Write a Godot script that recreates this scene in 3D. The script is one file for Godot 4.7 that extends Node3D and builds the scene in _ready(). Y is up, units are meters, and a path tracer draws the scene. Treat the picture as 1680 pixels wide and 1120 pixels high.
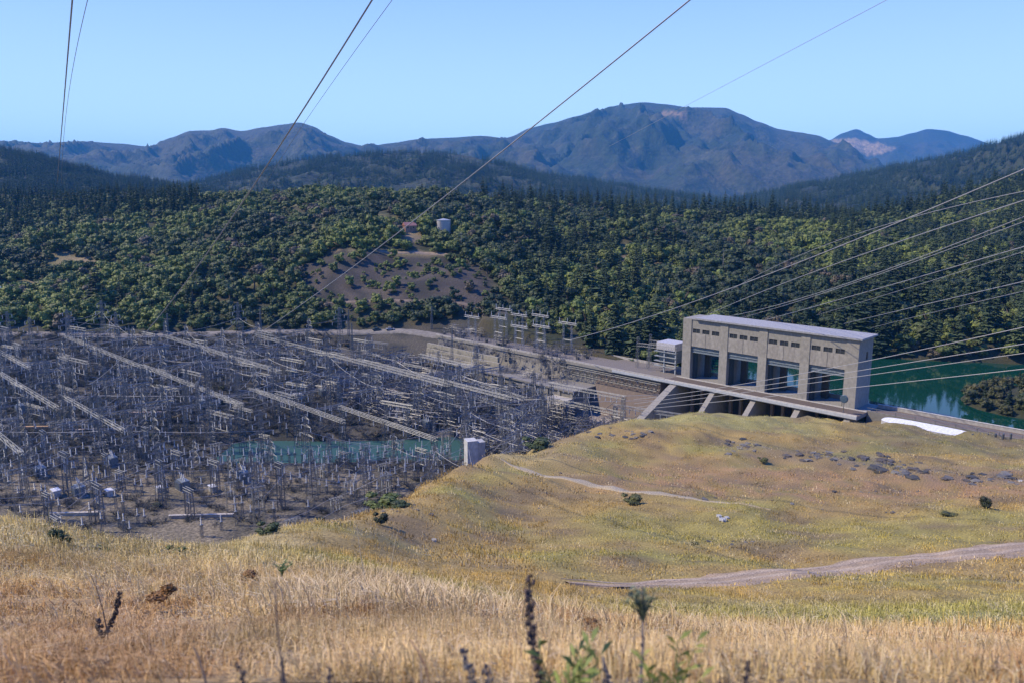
extends Node3D
# A dam with its gate house, switchyard and reservoir below a dry grass hill. y is up, metres; the eye is 100 m above the river.

const F := 1300.0
const PITCH := 0.18413
const LAKE := 24.0
const RIVER := 6.0
const AX := Vector3(0.70711, 0, 0.70711)     # along the dam, towards its right end
const AN := Vector3(-0.70711, 0, 0.70711)    # across the dam, downstream
const P0 := Vector3(118.6, 28.0, -258.0)     # right front corner of the gate house, at deck level

var rng := RandomNumberGenerator.new()
var n_lo := FastNoiseLite.new()
var n_mid := FastNoiseLite.new()
var n_hi := FastNoiseLite.new()
var n_ridge := FastNoiseLite.new()
var M := {}
var used := {}
var cp := cos(PITCH)
var sp := sin(PITCH)

# ---------------------------------------------------------------- mesh collecting
class MB:
	var v := PackedVector3Array()
	var n := PackedVector3Array()
	var c := PackedColorArray()
	func tri(a: Vector3, b: Vector3, d: Vector3, k := Color.WHITE) -> void:
		var q := (b - a).cross(d - a).normalized()
		v.append(a); v.append(d); v.append(b)
		n.append(q); n.append(q); n.append(q)
		c.append(k); c.append(k); c.append(k)
	func quad(a: Vector3, b: Vector3, d: Vector3, e: Vector3, k := Color.WHITE) -> void:
		tri(a, b, d, k); tri(a, d, e, k)
	func stri(a: Vector3, b: Vector3, d: Vector3, na: Vector3, nb: Vector3, nd: Vector3, ka: Color, kb: Color, kd: Color) -> void:
		v.append(a); v.append(d); v.append(b)
		n.append(na); n.append(nd); n.append(nb)
		c.append(ka); c.append(kd); c.append(kb)
	func box(lo: Vector3, hi: Vector3, k := Color.WHITE, xf := Transform3D()) -> void:
		var p: Array[Vector3] = []
		for i in 8:
			p.append(xf * Vector3(hi.x if i & 1 else lo.x, hi.y if i & 2 else lo.y, hi.z if i & 4 else lo.z))
		quad(p[0], p[2], p[3], p[1], k); quad(p[4], p[5], p[7], p[6], k)
		quad(p[0], p[4], p[6], p[2], k); quad(p[1], p[3], p[7], p[5], k)
		quad(p[0], p[1], p[5], p[4], k); quad(p[2], p[6], p[7], p[3], k)
	func bar(a: Vector3, b: Vector3, ra: float, rb := -1.0, k := Color.WHITE, sides := 4, caps := false) -> void:
		if rb < 0.0: rb = ra
		var w := (b - a).normalized()
		var s := w.cross(Vector3.UP if absf(w.y) < 0.95 else Vector3.RIGHT).normalized()
		var t := w.cross(s)
		var o0 := s; var prev := o0
		for i in sides:
			var g := TAU * (i + 1) / sides
			var o := s * cos(g) + t * sin(g)
			quad(a + prev * ra, a + o * ra, b + o * rb, b + prev * rb, k)
			if caps:
				tri(b, b + prev * rb, b + o * rb, k)
			prev = o
	func lathe(base: Vector3, prof: Array, sides: int, k := Color.WHITE) -> void:
		for j in prof.size() - 1:
			var p: Vector2 = prof[j]; var q: Vector2 = prof[j + 1]
			for i in sides:
				var a := TAU * i / sides; var b := TAU * (i + 1) / sides
				var ca := Vector3(cos(a), 0, -sin(a)); var cb := Vector3(cos(b), 0, -sin(b))
				var nn := Vector2(q.y - p.y, p.x - q.x).normalized()
				var na := ca * nn.x + Vector3.UP * nn.y; var nb := cb * nn.x + Vector3.UP * nn.y
				var A := base + ca * p.x + Vector3.UP * p.y; var B := base + cb * p.x + Vector3.UP * p.y
				var C := base + cb * q.x + Vector3.UP * q.y; var D := base + ca * q.x + Vector3.UP * q.y
				if p.x > 0.0001: stri(A, B, C, na, nb, nb, k, k, k)
				if q.x > 0.0001: stri(A, C, D, na, nb, na, k, k, k)
	func mesh(m: Material) -> ArrayMesh:
		var am := ArrayMesh.new()
		if v.is_empty(): return am
		var arr := []
		arr.resize(Mesh.ARRAY_MAX)
		arr[Mesh.ARRAY_VERTEX] = v; arr[Mesh.ARRAY_NORMAL] = n; arr[Mesh.ARRAY_COLOR] = c
		am.add_surface_from_arrays(Mesh.PRIMITIVE_TRIANGLES, arr)
		am.surface_set_material(0, m)
		return am

# ---------------------------------------------------------------- naming
func numbered(called: String) -> String:
	var k: int = used.get(called, 0)
	used[called] = k + 1
	return called if k == 0 else "%s_%03d" % [called, k]

func tag(o: Node, label: String, category: String, group := "", kind := "") -> Node:
	o.set_meta("label", label)
	if category: o.set_meta("category", category)
	if group: o.set_meta("group", group)
	if kind: o.set_meta("kind", kind)
	return o

func thing(called: String, label: String, category: String, where := Vector3.ZERO, group := "", basis_ := Basis()) -> Node3D:
	var o := Node3D.new()
	o.name = numbered(called)
	o.transform = Transform3D(basis_, where)
	add_child(o)
	tag(o, label, category, group)
	return o

func part(called: String, m: Mesh, parent: Node3D, xf := Transform3D()) -> MeshInstance3D:
	var o := MeshInstance3D.new()
	o.name = called
	o.mesh = m
	o.transform = xf
	parent.add_child(o, true)
	return o

func single(called: String, m: Mesh, label: String, category: String, group := "", xf := Transform3D(), kind := "") -> MeshInstance3D:
	var o := MeshInstance3D.new()
	o.name = numbered(called)
	o.mesh = m
	o.transform = xf
	add_child(o)
	tag(o, label, category, group, kind)
	return o

func scatter(called: String, m: Mesh, xfs: Array, cols: Array, label: String, category: String, parent: Node = null) -> MultiMeshInstance3D:
	var mm := MultiMesh.new()
	mm.transform_format = MultiMesh.TRANSFORM_3D
	mm.use_colors = true
	mm.mesh = m
	mm.instance_count = xfs.size()
	var buf := PackedFloat32Array()
	buf.resize(xfs.size() * 16)
	for i in xfs.size():
		var t: Transform3D = xfs[i]; var k: Color = cols[i]; var j := i * 16
		buf[j] = t.basis.x.x; buf[j + 1] = t.basis.y.x; buf[j + 2] = t.basis.z.x; buf[j + 3] = t.origin.x
		buf[j + 4] = t.basis.x.y; buf[j + 5] = t.basis.y.y; buf[j + 6] = t.basis.z.y; buf[j + 7] = t.origin.y
		buf[j + 8] = t.basis.x.z; buf[j + 9] = t.basis.y.z; buf[j + 10] = t.basis.z.z; buf[j + 11] = t.origin.z
		buf[j + 12] = k.r; buf[j + 13] = k.g; buf[j + 14] = k.b; buf[j + 15] = 1.0
	mm.buffer = buf
	var o := MultiMeshInstance3D.new()
	o.multimesh = mm
	if parent:
		o.name = called
		parent.add_child(o, true)
		o.set_meta("kind", "stuff")
	else:
		o.name = numbered(called)
		add_child(o)
		tag(o, label, category, "", "stuff")
	return o

# ---------------------------------------------------------------- places
func at(px: float, py: float, d: float) -> Vector3:
	var u := (px - 840.0) / F; var v := (560.0 - py) / F
	var t := d / (cp + v * sp)
	return Vector3(u * t, 100.0 + (v * cp - sp) * t, -d)

func column_of(x: float, y: float, d: float) -> Vector2:
	var w := d * cp - (y - 100.0) * sp          # distance along the axis of sight
	return Vector2(840.0 + F * x / w, 560.0 - F * ((y - 100.0) * cp + d * sp) / w)

# ---------------------------------------------------------------- thin plate splines
func spline(pts: PackedVector2Array, val: PackedFloat64Array, smooth: float) -> PackedFloat64Array:
	var n := pts.size(); var m := n + 3
	var A: Array[PackedFloat64Array] = []
	for i in m:
		var row := PackedFloat64Array(); row.resize(m + 1)
		if i < n:
			for j in n:
				var r2 := pts[i].distance_squared_to(pts[j])
				row[j] = 0.5 * r2 * log(r2 + 1e-9) + (smooth if i == j else 0.0)
			row[n] = 1; row[n + 1] = pts[i].x; row[n + 2] = pts[i].y; row[m] = val[i]
		else:
			for j in n:
				row[j] = [1.0, pts[j].x, pts[j].y][i - n]
		A.append(row)
	for k in m:
		var best := k
		for i in range(k + 1, m):
			if absf(A[i][k]) > absf(A[best][k]): best = i
		var tmp := A[k]; A[k] = A[best]; A[best] = tmp
		var pr := A[k]
		for i in range(k + 1, m):
			var row := A[i]
			var f := row[k] / pr[k]
			if f == 0.0: continue
			for j in range(k, m + 1): row[j] -= f * pr[j]
			A[i] = row
	var w := PackedFloat64Array(); w.resize(m)
	for i in range(m - 1, -1, -1):
		var s := A[i][m]
		for j in range(i + 1, m): s -= A[i][j] * w[j]
		w[i] = s / A[i][i]
	return w

func spline_at(q: Vector2, pts: PackedVector2Array, w: PackedFloat64Array) -> float:
	var n := pts.size()
	var s := w[n] + w[n + 1] * q.x + w[n + 2] * q.y
	for i in n:
		var r2 := q.distance_squared_to(pts[i])
		s += w[i] * 0.5 * r2 * log(r2 + 1e-9)
	return s

# ---------------------------------------------------------------- near grass hill: how far the ground lies below the eye
const HS := 190
const HD := 200
const H_NEAR := 2.5
const H_FAR := 400.0
const H_WIDE := 1.2
var hgrid := PackedFloat32Array()

func make_hill_grid() -> void:
	var P := [
		[-150, 1120, 2.5], [400, 1120, 2.5], [840, 1120, 2.5], [1250, 1120, 2.6], [1850, 1120, 2.7],
		[-150, 1000, 8], [300, 1010, 8], [700, 1025, 7], [1100, 1070, 6], [1500, 1085, 6], [1850, 1090, 6],
		[-150, 905, 17], [100, 930, 15], [300, 945, 14], [600, 965, 16], [800, 1010, 13], [1000, 1030, 14], [1250, 1045, 15], [1600, 1050, 16], [1850, 1050, 16],
		[-150, 850, 26], [0, 860, 25], [100, 878, 25], [250, 904, 27], [330, 905, 32], [450, 895, 36], [640, 925, 38], [850, 972, 32], [1050, 1000, 30], [1300, 1005, 32], [1600, 985, 38], [1850, 970, 40],
		[420, 880, 46], [500, 860, 60], [600, 838, 80], [700, 790, 108], [760, 762, 125], [800, 743, 140], [880, 737, 165], [950, 708, 190], [1050, 688, 216], [1100, 682, 226], [1250, 686, 228], [1420, 703, 222], [1600, 725, 212], [1680, 735, 205], [1850, 745, 195],
		[640, 880, 58], [700, 900, 60], [800, 870, 80], [850, 930, 52], [1000, 900, 68], [1000, 965, 47], [1300, 940, 58], [1500, 917, 66], [1680, 897, 75], [1850, 880, 84],
		[830, 760, 134], [1000, 800, 118], [1130, 818, 110], [1260, 838, 103], [1400, 850, 97], [1680, 830, 104], [1850, 820, 105], [1000, 740, 165], [1200, 735, 172], [1400, 745, 170], [1560, 770, 152], [1680, 778, 146], [1850, 780, 142], [800, 800, 112], [900, 840, 96], [1100, 870, 85], [1400, 800, 125],
		[-150, 960, 45], [0, 990, 45], [100, 1000, 45], [250, 1000, 50], [330, 990, 60], [420, 990, 75], [500, 985, 95], [600, 975, 120], [700, 960, 150], [760, 930, 165], [800, 860, 185], [880, 840, 215], [950, 775, 245], [1050, 735, 265], [1100, 718, 285], [1250, 702, 290], [1420, 690, 252], [1600, 708, 238], [1680, 719, 228], [1850, 738, 213],
		[-150, 1150, 100], [250, 1150, 110], [600, 1150, 170], [800, 1040, 260], [950, 900, 330], [1100, 800, 360], [1300, 745, 370], [1500, 725, 350], [1700, 725, 340], [1850, 725, 340]]
	var pts := PackedVector2Array(); var val := PackedFloat64Array()
	for p in P:
		var w := at(p[0], p[1], p[2])
		pts.append(Vector2(w.x / p[2] * 6.4, log(p[2]) * 2.5))
		val.append(p[1])
	var k := spline(pts, val, 0.02)
	hgrid.resize((HS + 1) * (HD + 1))
	for j in HD + 1:
		var d := exp(lerpf(log(H_NEAR), log(H_FAR), float(j) / HD))
		for i in HS + 1:
			var x := (2.0 * i / HS - 1.0) * H_WIDE * (d + 5.0)
			var py := spline_at(Vector2(clampf(x / d, -0.8, 0.8) * 6.4, log(d) * 2.5), pts, k)
			var h := 100.0 - d * tan(PITCH + atan((py - 560.0) / F))
			var rough := clampf((d - 2.5) / 12.0, 0.0, 1.0)
			h += rough * (n_mid.get_noise_2d(x * 1.6, d * 1.6) * 0.009 * d + n_hi.get_noise_2d(x, d) * 0.10)
			h += n_ridge.get_noise_2d(x * 1.2, d * 1.2) * 0.9 * smoothstep(60.0, 110.0, d)
			hgrid[j * (HS + 1) + i] = h

func hill(x: float, d: float) -> float:
	if d <= H_NEAR: return 98.3
	if d >= H_FAR - 1.0: return -200.0
	var fj := (log(d) - log(H_NEAR)) / (log(H_FAR) - log(H_NEAR)) * HD
	var fi := (x / (H_WIDE * (d + 5.0)) + 1.0) * 0.5 * HS
	fi = clampf(fi, 0.0, HS - 0.001); fj = clampf(fj, 0.0, HD - 0.001)
	var i := int(fi); var j := int(fj); var a := fi - i; var b := fj - j; var o := j * (HS + 1) + i
	return lerpf(lerpf(hgrid[o], hgrid[o + 1], a), lerpf(hgrid[o + HS + 1], hgrid[o + HS + 2], a), b)

# ---------------------------------------------------------------- valley: yard, river, lake bed and the wooded slope beyond
const VS := 7.5
const VX := 900.0
const VD0 := 140.0
const VD1 := 1450.0
var vgrid := PackedFloat32Array()
var vnx := 0
var vnd := 0

func dam_s(x: float, d: float) -> float:       # metres along the dam from its right front corner, towards the left end
	return -(Vector3(x, 0, -d) - Vector3(P0.x, 0, P0.z)).dot(AX)

func dam_n(x: float, d: float) -> float:       # metres downstream of the dam's front line
	return (Vector3(x, 0, -d) - Vector3(P0.x, 0, P0.z)).dot(AN)

func lake_far(x: float) -> float:
	var c := [[-60.0, 300.0], [55.0, 318.0], [70.0, 336.0], [92.0, 360.0], [125.0, 374.0], [170.0, 366.0], [230.0, 350.0], [300.0, 340.0], [900.0, 330.0]]
	for i in c.size() - 1:
		if x < c[i + 1][0]:
			return lerpf(c[i][1], c[i + 1][1], clampf((x - c[i][0]) / (c[i + 1][0] - c[i][0]), 0, 1)) + 5.0 * n_mid.get_noise_1d(x * 2.0)
	return 330.0

func river_mid(x: float) -> float:
	return 282.0 + 0.10 * maxf(x + 60.0, 0.0) + 0.16 * maxf(-x - 110.0, 0.0)

func make_valley_grid() -> void:
	var V := [   # column, distance, height
		[-400, 140, 9], [840, 140, 9], [2000, 140, 9], [-300, 200, 9], [0, 200, 9], [300, 205, 9], [600, 210, 9], [900, 240, 8], [-300, 265, 8], [0, 265, 8], [300, 265, 7.5], [600, 265, 7.5], [900, 290, 7.5],
		[-300, 305, 9], [0, 305, 9], [300, 305, 8.5], [600, 305, 8.5], [800, 320, 9], [-300, 345, 13], [0, 345, 12], [300, 345, 11], [600, 345, 11], [-300, 390, 17], [0, 390, 17], [300, 390, 15.5], [600, 390, 15.5],
		[-300, 425, 24], [0, 425, 22], [300, 425, 22], [600, 425, 23], [-100, 442, 26], [200, 440, 25], [430, 438, 25], [600, 436, 26], [740, 425, 27],
		[0, 520, 36], [0, 640, 50.7], [0, 800, 69], [0, 1000, 88], [0, 1400, 66], [-400, 520, 40], [-400, 800, 76], [-400, 1000, 96], [-400, 1400, 80],
		[200, 470, 34.7], [200, 640, 61], [200, 850, 84], [200, 1000, 88], [200, 1400, 66],
		[400, 470, 34], [400, 600, 62], [400, 780, 91], [400, 850, 94], [400, 1100, 72], [400, 1400, 60],
		[600, 460, 36], [600, 540, 61], [600, 610, 76], [600, 800, 95], [600, 1050, 74], [600, 1400, 60],
		[750, 460, 38], [750, 530, 55.5], [750, 615, 74], [750, 820, 92], [750, 1050, 72], [750, 1400, 60],
		[900, 440, 32], [900, 520, 48], [900, 650, 65], [900, 820, 80], [900, 950, 81], [900, 1250, 60],
		[1050, 430, 33], [1050, 520, 48], [1050, 660, 64], [1050, 900, 74], [1050, 1250, 55],
		[1250, 420, 32], [1250, 530, 47], [1250, 700, 61], [1250, 950, 70], [1250, 1350, 50],
		[1450, 366, 24.5], [1450, 400, 38], [1450, 440, 49], [1450, 600, 53], [1450, 950, 64], [1450, 1400, 50],
		[1680, 350, 24.5], [1680, 390, 37], [1680, 440, 46], [1680, 600, 53], [1680, 900, 69], [1680, 1400, 55], [2100, 340, 25], [2100, 440, 42], [2100, 600, 58], [2100, 900, 76], [2100, 1400, 60]]
	var pts := PackedVector2Array(); var val := PackedFloat64Array()
	for p in V:
		pts.append(Vector2((p[0] - 840.0) / F * p[1] / 0.985, p[1]) * 0.01)
		val.append(p[2])
	var k := spline(pts, val, 0.01)
	vnx = int(2.0 * VX / VS); vnd = int((VD1 - VD0) / VS)
	vgrid.resize((vnx + 1) * (vnd + 1))
	for j in vnd + 1:
		var d := VD0 + j * VS
		for i in vnx + 1:
			var x := -VX + i * VS
			var h := spline_at(Vector2(x, d) * 0.01, pts, k)
			var wild := smoothstep(445.0, 500.0, d)
			h += wild * (n_mid.get_noise_2d(x * 0.30, d * 0.30) * 10.0 + n_mid.get_noise_2d(x, d) * 2.5)
			h += (1.0 - wild) * n_mid.get_noise_2d(x * 2.0, d * 2.0) * 0.7
			var s := dam_s(x, d); var n := dam_n(x, d)
			if n < -4.0 and s < 205.0:
				var sh := lake_far(x)
				h = lerpf(minf(h, 17.0), maxf(h, 24.9 + 0.12 * maxf(d - sh, 0.0)), smoothstep(sh - 12.0, sh + 4.0, d))
				# wooded point at the right edge
				var q := Vector2(x - 195.0, (d - 280.0) * 1.2)
				h = maxf(h, 32.5 - q.length() * 0.30)
			elif d < 420.0:
				var off := absf(d - river_mid(x)) - 11.0
				if x < 30.0: h = minf(h, lerpf(3.0, h, maxf(maxf(smoothstep(-3.0, 6.0, off), 1.0 - smoothstep(-112.0, -98.0, x)), smoothstep(-26.0, -12.0, x))))
			vgrid[j * (vnx + 1) + i] = h

func valley(x: float, d: float) -> float:
	var fi := clampf((x + VX) / VS, 0.0, vnx - 0.001); var fj := clampf((d - VD0) / VS, 0.0, vnd - 0.001)
	var i := int(fi); var j := int(fj); var a := fi - i; var b := fj - j; var o := j * (vnx + 1) + i
	return lerpf(lerpf(vgrid[o], vgrid[o + 1], a), lerpf(vgrid[o + vnx + 1], vgrid[o + vnx + 2], a), b)

func ground(x: float, d: float) -> float:
	return maxf(hill(x, d), valley(x, d))

func inside(p: Vector2, poly: Array) -> bool:
	return Geometry2D.is_point_in_polygon(p, PackedVector2Array(poly))

# ---------------------------------------------------------------- materials
func noise_tex(freq: float, lo: float, hi: float, octaves := 4, seed_ := 1, size := 512, normal := false, kind := FastNoiseLite.TYPE_SIMPLEX_SMOOTH, bump := 4.0) -> NoiseTexture2D:
	var t := NoiseTexture2D.new()
	var f := FastNoiseLite.new()
	f.noise_type = kind
	f.seed = seed_; f.frequency = freq; f.fractal_octaves = octaves
	t.noise = f; t.width = size; t.height = size; t.seamless = true
	if normal:
		t.as_normal_map = true; t.bump_strength = bump
	else:
		var g := Gradient.new()
		g.set_color(0, Color(lo, lo, lo)); g.set_color(1, Color(hi, hi, hi))
		t.color_ramp = g
	return t

func mat(called: String, col: Color, rough: float, metal := 0.0, tex: Texture2D = null, scale := Vector3.ONE, nrm: Texture2D = null, nscale := 1.0) -> StandardMaterial3D:
	var m := StandardMaterial3D.new()
	m.resource_name = called
	m.albedo_color = col.linear_to_srgb()
	m.roughness = rough; m.metallic = metal
	m.vertex_color_use_as_albedo = true
	if tex or nrm:
		m.uv1_triplanar = true; m.uv1_world_triplanar = true; m.uv1_scale = scale
		m.albedo_texture = tex
		if nrm:
			m.normal_enabled = true; m.normal_texture = nrm; m.normal_scale = nscale
	M[called] = m
	return m

func make_materials() -> void:
	var soil := noise_tex(0.02, 0.45, 1.0, 5, 3)
	var soil_n := noise_tex(0.03, 0, 1, 5, 4, 512, true)
	var patch := noise_tex(0.012, 0.62, 1.0, 5, 8)
	var stain := noise_tex(0.02, 0.78, 1.0, 6, 5)
	mat("turf", Color.WHITE, 0.95, 0, soil, Vector3(0.35, 0.35, 0.35), soil_n, 1.0)
	mat("earth", Color.WHITE, 0.95, 0, soil, Vector3(0.08, 0.08, 0.08), soil_n, 1.0)
	mat("mountain", Color.WHITE, 0.95, 0, noise_tex(0.03, 0.35, 1.0, 6, 9), Vector3(0.0018, 0.0018, 0.0018), noise_tex(0.03, 0, 1, 6, 10, 512, true, FastNoiseLite.TYPE_SIMPLEX_SMOOTH, 9.0), 1.0)
	mat("gravel", Color.WHITE, 0.95, 0, soil, Vector3(0.5, 0.5, 0.5), soil_n, 0.7)
	mat("concrete", Color.WHITE, 0.9, 0, stain, Vector3(0.10, 0.045, 0.10), soil_n, 0.3)
	mat("steel", Color.WHITE, 0.5, 0.25, patch, Vector3(0.6, 0.6, 0.6))
	mat("paint", Color.WHITE, 0.45, 0.0, patch, Vector3(0.3, 0.3, 0.3))
	mat("wire", Color(0.30, 0.30, 0.31), 0.5, 0.3)
	mat("porcelain", Color.WHITE, 0.3)
	mat("bark", Color.WHITE, 0.9)
	mat("rock", Color.WHITE, 0.9, 0, soil, Vector3(1.2, 1.2, 1.2), soil_n, 1.0)
	var l := mat("leaf", Color.WHITE, 0.7)
	l.backlight_enabled = true; l.backlight = Color(0.35, 0.4, 0.2)
	var g := mat("grass", Color.WHITE, 0.75)
	g.backlight_enabled = true; g.backlight = Color(0.5, 0.5, 0.4)
	mat("needle", Color.WHITE, 0.75)
	mat("glass", Color(0.03, 0.035, 0.04), 0.12)
	mat("tyre", Color(0.02, 0.02, 0.02), 0.8)
	var w := mat("lake_water", Color(0.004, 0.036, 0.024), 0.04, 0, null, Vector3(0.06, 0.06, 0.06), noise_tex(0.02, 0, 1, 3, 12, 512, true, FastNoiseLite.TYPE_SIMPLEX_SMOOTH, 1.0), 0.10)
	w.metallic_specular = 0.3
	var r := mat("river_water", Color(0.035, 0.082, 0.070), 0.35, 0, null, Vector3(0.15, 0.15, 0.15), noise_tex(0.04, 0, 1, 3, 13, 512, true, FastNoiseLite.TYPE_SIMPLEX_SMOOTH, 2.0), 0.5)
	r.metallic_specular = 0.25

# ---------------------------------------------------------------- ground sheets
func sheet(nx: int, ny: int, pos: Callable, col: Callable, skip, m: Material) -> ArrayMesh:
	var v := PackedVector3Array(); var n := PackedVector3Array(); var c := PackedColorArray(); var idx := PackedInt32Array()
	v.resize(nx * ny); n.resize(nx * ny); c.resize(nx * ny)
	for j in ny:
		for i in nx:
			v[j * nx + i] = pos.call(i, j)
	for j in ny:
		for i in nx:
			var a := v[j * nx + mini(i + 1, nx - 1)] - v[j * nx + maxi(i - 1, 0)]
			var b := v[mini(j + 1, ny - 1) * nx + i] - v[maxi(j - 1, 0) * nx + i]
			var q := a.cross(b).normalized()
			if q.y < 0: q = -q
			n[j * nx + i] = q
			c[j * nx + i] = col.call(v[j * nx + i], q)
	for j in ny - 1:
		for i in nx - 1:
			var o := j * nx + i
			if skip != null and skip.call(v[o], v[o + nx + 1]): continue
			var up := (v[o + 1] - v[o]).cross(v[o + nx] - v[o]).y > 0
			if up:
				idx.append_array([o, o + nx, o + 1, o + 1, o + nx, o + nx + 1])
			else:
				idx.append_array([o, o + 1, o + nx, o + 1, o + nx + 1, o + nx])
	var arr := []
	arr.resize(Mesh.ARRAY_MAX)
	arr[Mesh.ARRAY_VERTEX] = v; arr[Mesh.ARRAY_NORMAL] = n; arr[Mesh.ARRAY_COLOR] = c; arr[Mesh.ARRAY_INDEX] = idx
	var am := ArrayMesh.new()
	am.add_surface_from_arrays(Mesh.PRIMITIVE_TRIANGLES, arr)
	am.surface_set_material(0, m)
	return am

func mixc(a: Color, b: Color, t: float) -> Color:
	return a.lerp(b, clampf(t, 0.0, 1.0))

func turf_color(x: float, d: float) -> Color:
	var big := n_lo.get_noise_2d(x * 3.0, d * 3.0)
	var mid := n_mid.get_noise_2d(x * 1.5, d * 1.5)
	var fine := n_hi.get_noise_2d(x * 0.8, d * 0.8)
	var u := x / maxf(d, 1.0)
	var ochre := Color(0.51, 0.35, 0.105); var green := Color(0.44, 0.37, 0.085); var tan_ := Color(0.46, 0.275, 0.12); var straw := Color(0.64, 0.475, 0.235); var pale := Color(0.62, 0.50, 0.22)
	var k := mixc(ochre, green, 0.18 + 1.7 * mid + 0.9 * big)
	var near := 1.0 - smoothstep(14.0, 26.0, d + 5.0 * mid)
	k = mixc(k, Color(0.36, 0.34, 0.10), 0.7 * smoothstep(20.0, 26.0, d) * (1.0 - smoothstep(34.0, 46.0, d)) * smoothstep(0.05, 0.2, u))
	k = mixc(k, green, 0.8 * smoothstep(68.0, 78.0, d) * (1.0 - smoothstep(92.0, 104.0, d)) * smoothstep(0.02, 0.15, u))
	k = mixc(k, tan_, (0.65 + 1.2 * fine) * smoothstep(106.0, 116.0, d) * (1.0 - smoothstep(138.0, 165.0, d)) * smoothstep(0.0, 0.2, u))
	k = mixc(k, Color(0.50, 0.45, 0.14), 0.85 * smoothstep(185.0, 208.0, d) * smoothstep(0.08, 0.16, u) * (1.0 - smoothstep(0.36, 0.46, u)))
	k = mixc(k, Color(0.28, 0.245, 0.085), 0.7 * smoothstep(170.0, 190.0, d) * smoothstep(0.42, 0.5, u))
	k = mixc(k, Color(0.56, 0.44, 0.17), 0.7 * smoothstep(120.0, 140.0, d) * (1.0 - smoothstep(0.02, 0.14, u)) * smoothstep(-0.06, -0.01, u))
	var w := column_of(x, hill(x, d), d)
	k = mixc(k, Color(0.24, 0.20, 0.155), 0.8 * clampf(1.0 - absf(w.y - lerpf(732.0, 785.0, clampf((w.x - 1200.0) / 450.0, 0.0, 1.0)) + 12.0 * mid) / 19.0, 0.0, 1.0) * smoothstep(1170.0, 1210.0, w.x) * smoothstep(120.0, 135.0, d) * (0.6 + 1.2 * fine))
	k = mixc(k, straw, near * (0.9 + 0.6 * mid))
	k = mixc(k, Color(0.46, 0.26, 0.10), near * clampf(n_mid.get_noise_2d(x * 9.0 + 31.0, d * 5.0) * 1.8 + 0.15, 0.0, 0.75))
	k = mixc(k, pale, (1.0 - smoothstep(-0.35, -0.2, u)) * smoothstep(10.0, 20.0, d) * 0.8)
	k = mixc(k, Color(0.27, 0.185, 0.10), clampf(n_mid.get_noise_2d(x * 2.4 + 70.0, d * 2.4) * 2.0 - 0.25, 0.0, 0.65) * smoothstep(30.0, 60.0, d))
	return k * (0.95 + 0.4 * fine)

func valley_color(p: Vector3, q: Vector3) -> Color:
	var x := p.x; var d := -p.z
	var mid := n_mid.get_noise_2d(x, d); var fine := n_hi.get_noise_2d(x * 0.5, d * 0.5)
	var k := mixc(Color(0.035, 0.045, 0.015), Color(0.11, 0.085, 0.04), 0.25 + mid)
	var yard := 1.0 - smoothstep(428.0, 440.0, d)
	if dam_n(x, d) < -4.0 and dam_s(x, d) < 205.0: yard = 0.0
	k = mixc(k, mixc(mixc(Color(0.30, 0.245, 0.16), Color(0.11, 0.098, 0.068), 0.4 + 1.7 * fine + 1.4 * mid), mixc(Color(0.13, 0.112, 0.078), Color(0.042, 0.041, 0.031), 0.5 + 1.5 * fine + 1.4 * mid), smoothstep(246.0, 275.0, d)), yard)
	if dam_n(x, d) < -4.0 and d < 330.0: k = mixc(k, Color(0.05, 0.055, 0.02), 0.8)
	k = mixc(k, mixc(Color(0.42, 0.36, 0.31), Color(0.20, 0.175, 0.155), 0.4 + 2.0 * fine + mid), yard * smoothstep(85.0, 65.0, dam_n(x, d)) * smoothstep(290.0, 305.0, d) * smoothstep(385.0, 365.0, d))
	var w := column_of(p.x, p.y, d)
	w += Vector2(22.0, 14.0) * (mid + 0.5 * fine)
	k = mixc(k, Color(0.25, 0.22, 0.08), smoothstep(0.32, 0.42, n_mid.get_noise_2d(x * 0.8 + 500.0, d * 0.8)) * smoothstep(455.0, 480.0, d) * 0.8)
	if inside(w, CUT): k = mixc(Color(0.125, 0.098, 0.072), Color(0.040, 0.036, 0.030), 0.5 + 2.0 * fine + 1.5 * n_mid.get_noise_2d(x * 4.0, d * 0.8))
	for z in BARE:
		if inside(w, z): k = mixc(Color(0.36, 0.26, 0.15), Color(0.28, 0.23, 0.10), 0.5 + 2.0 * fine)
	return k

# bare ground on the far slope (outlines of the clearings seen from the hill)
const CUT := [Vector2(505, 424), Vector2(560, 413), Vector2(690, 416), Vector2(770, 426), Vector2(815, 460), Vector2(830, 520), Vector2(700, 500), Vector2(560, 504), Vector2(505, 490)]
const BARE := [
	[Vector2(0, 460), Vector2(50, 461), Vector2(90, 468), Vector2(45, 480), Vector2(0, 486)],
	[Vector2(85, 424), Vector2(120, 420), Vector2(165, 428), Vector2(160, 437), Vector2(95, 436)],
	[Vector2(535, 410), Vector2(700, 412), Vector2(705, 418), Vector2(530, 416)],
	[Vector2(1012, 415), Vector2(1032, 412), Vector2(1030, 440), Vector2(1014, 438)],
	[Vector2(1048, 440), Vector2(1100, 432), Vector2(1104, 450), Vector2(1050, 455)],
	[Vector2(1440, 405), Vector2(1470, 402), Vector2(1475, 414), Vector2(1442, 416)],
	[Vector2(655, 376), Vector2(690, 374), Vector2(690, 395), Vector2(655, 396)]]

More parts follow.
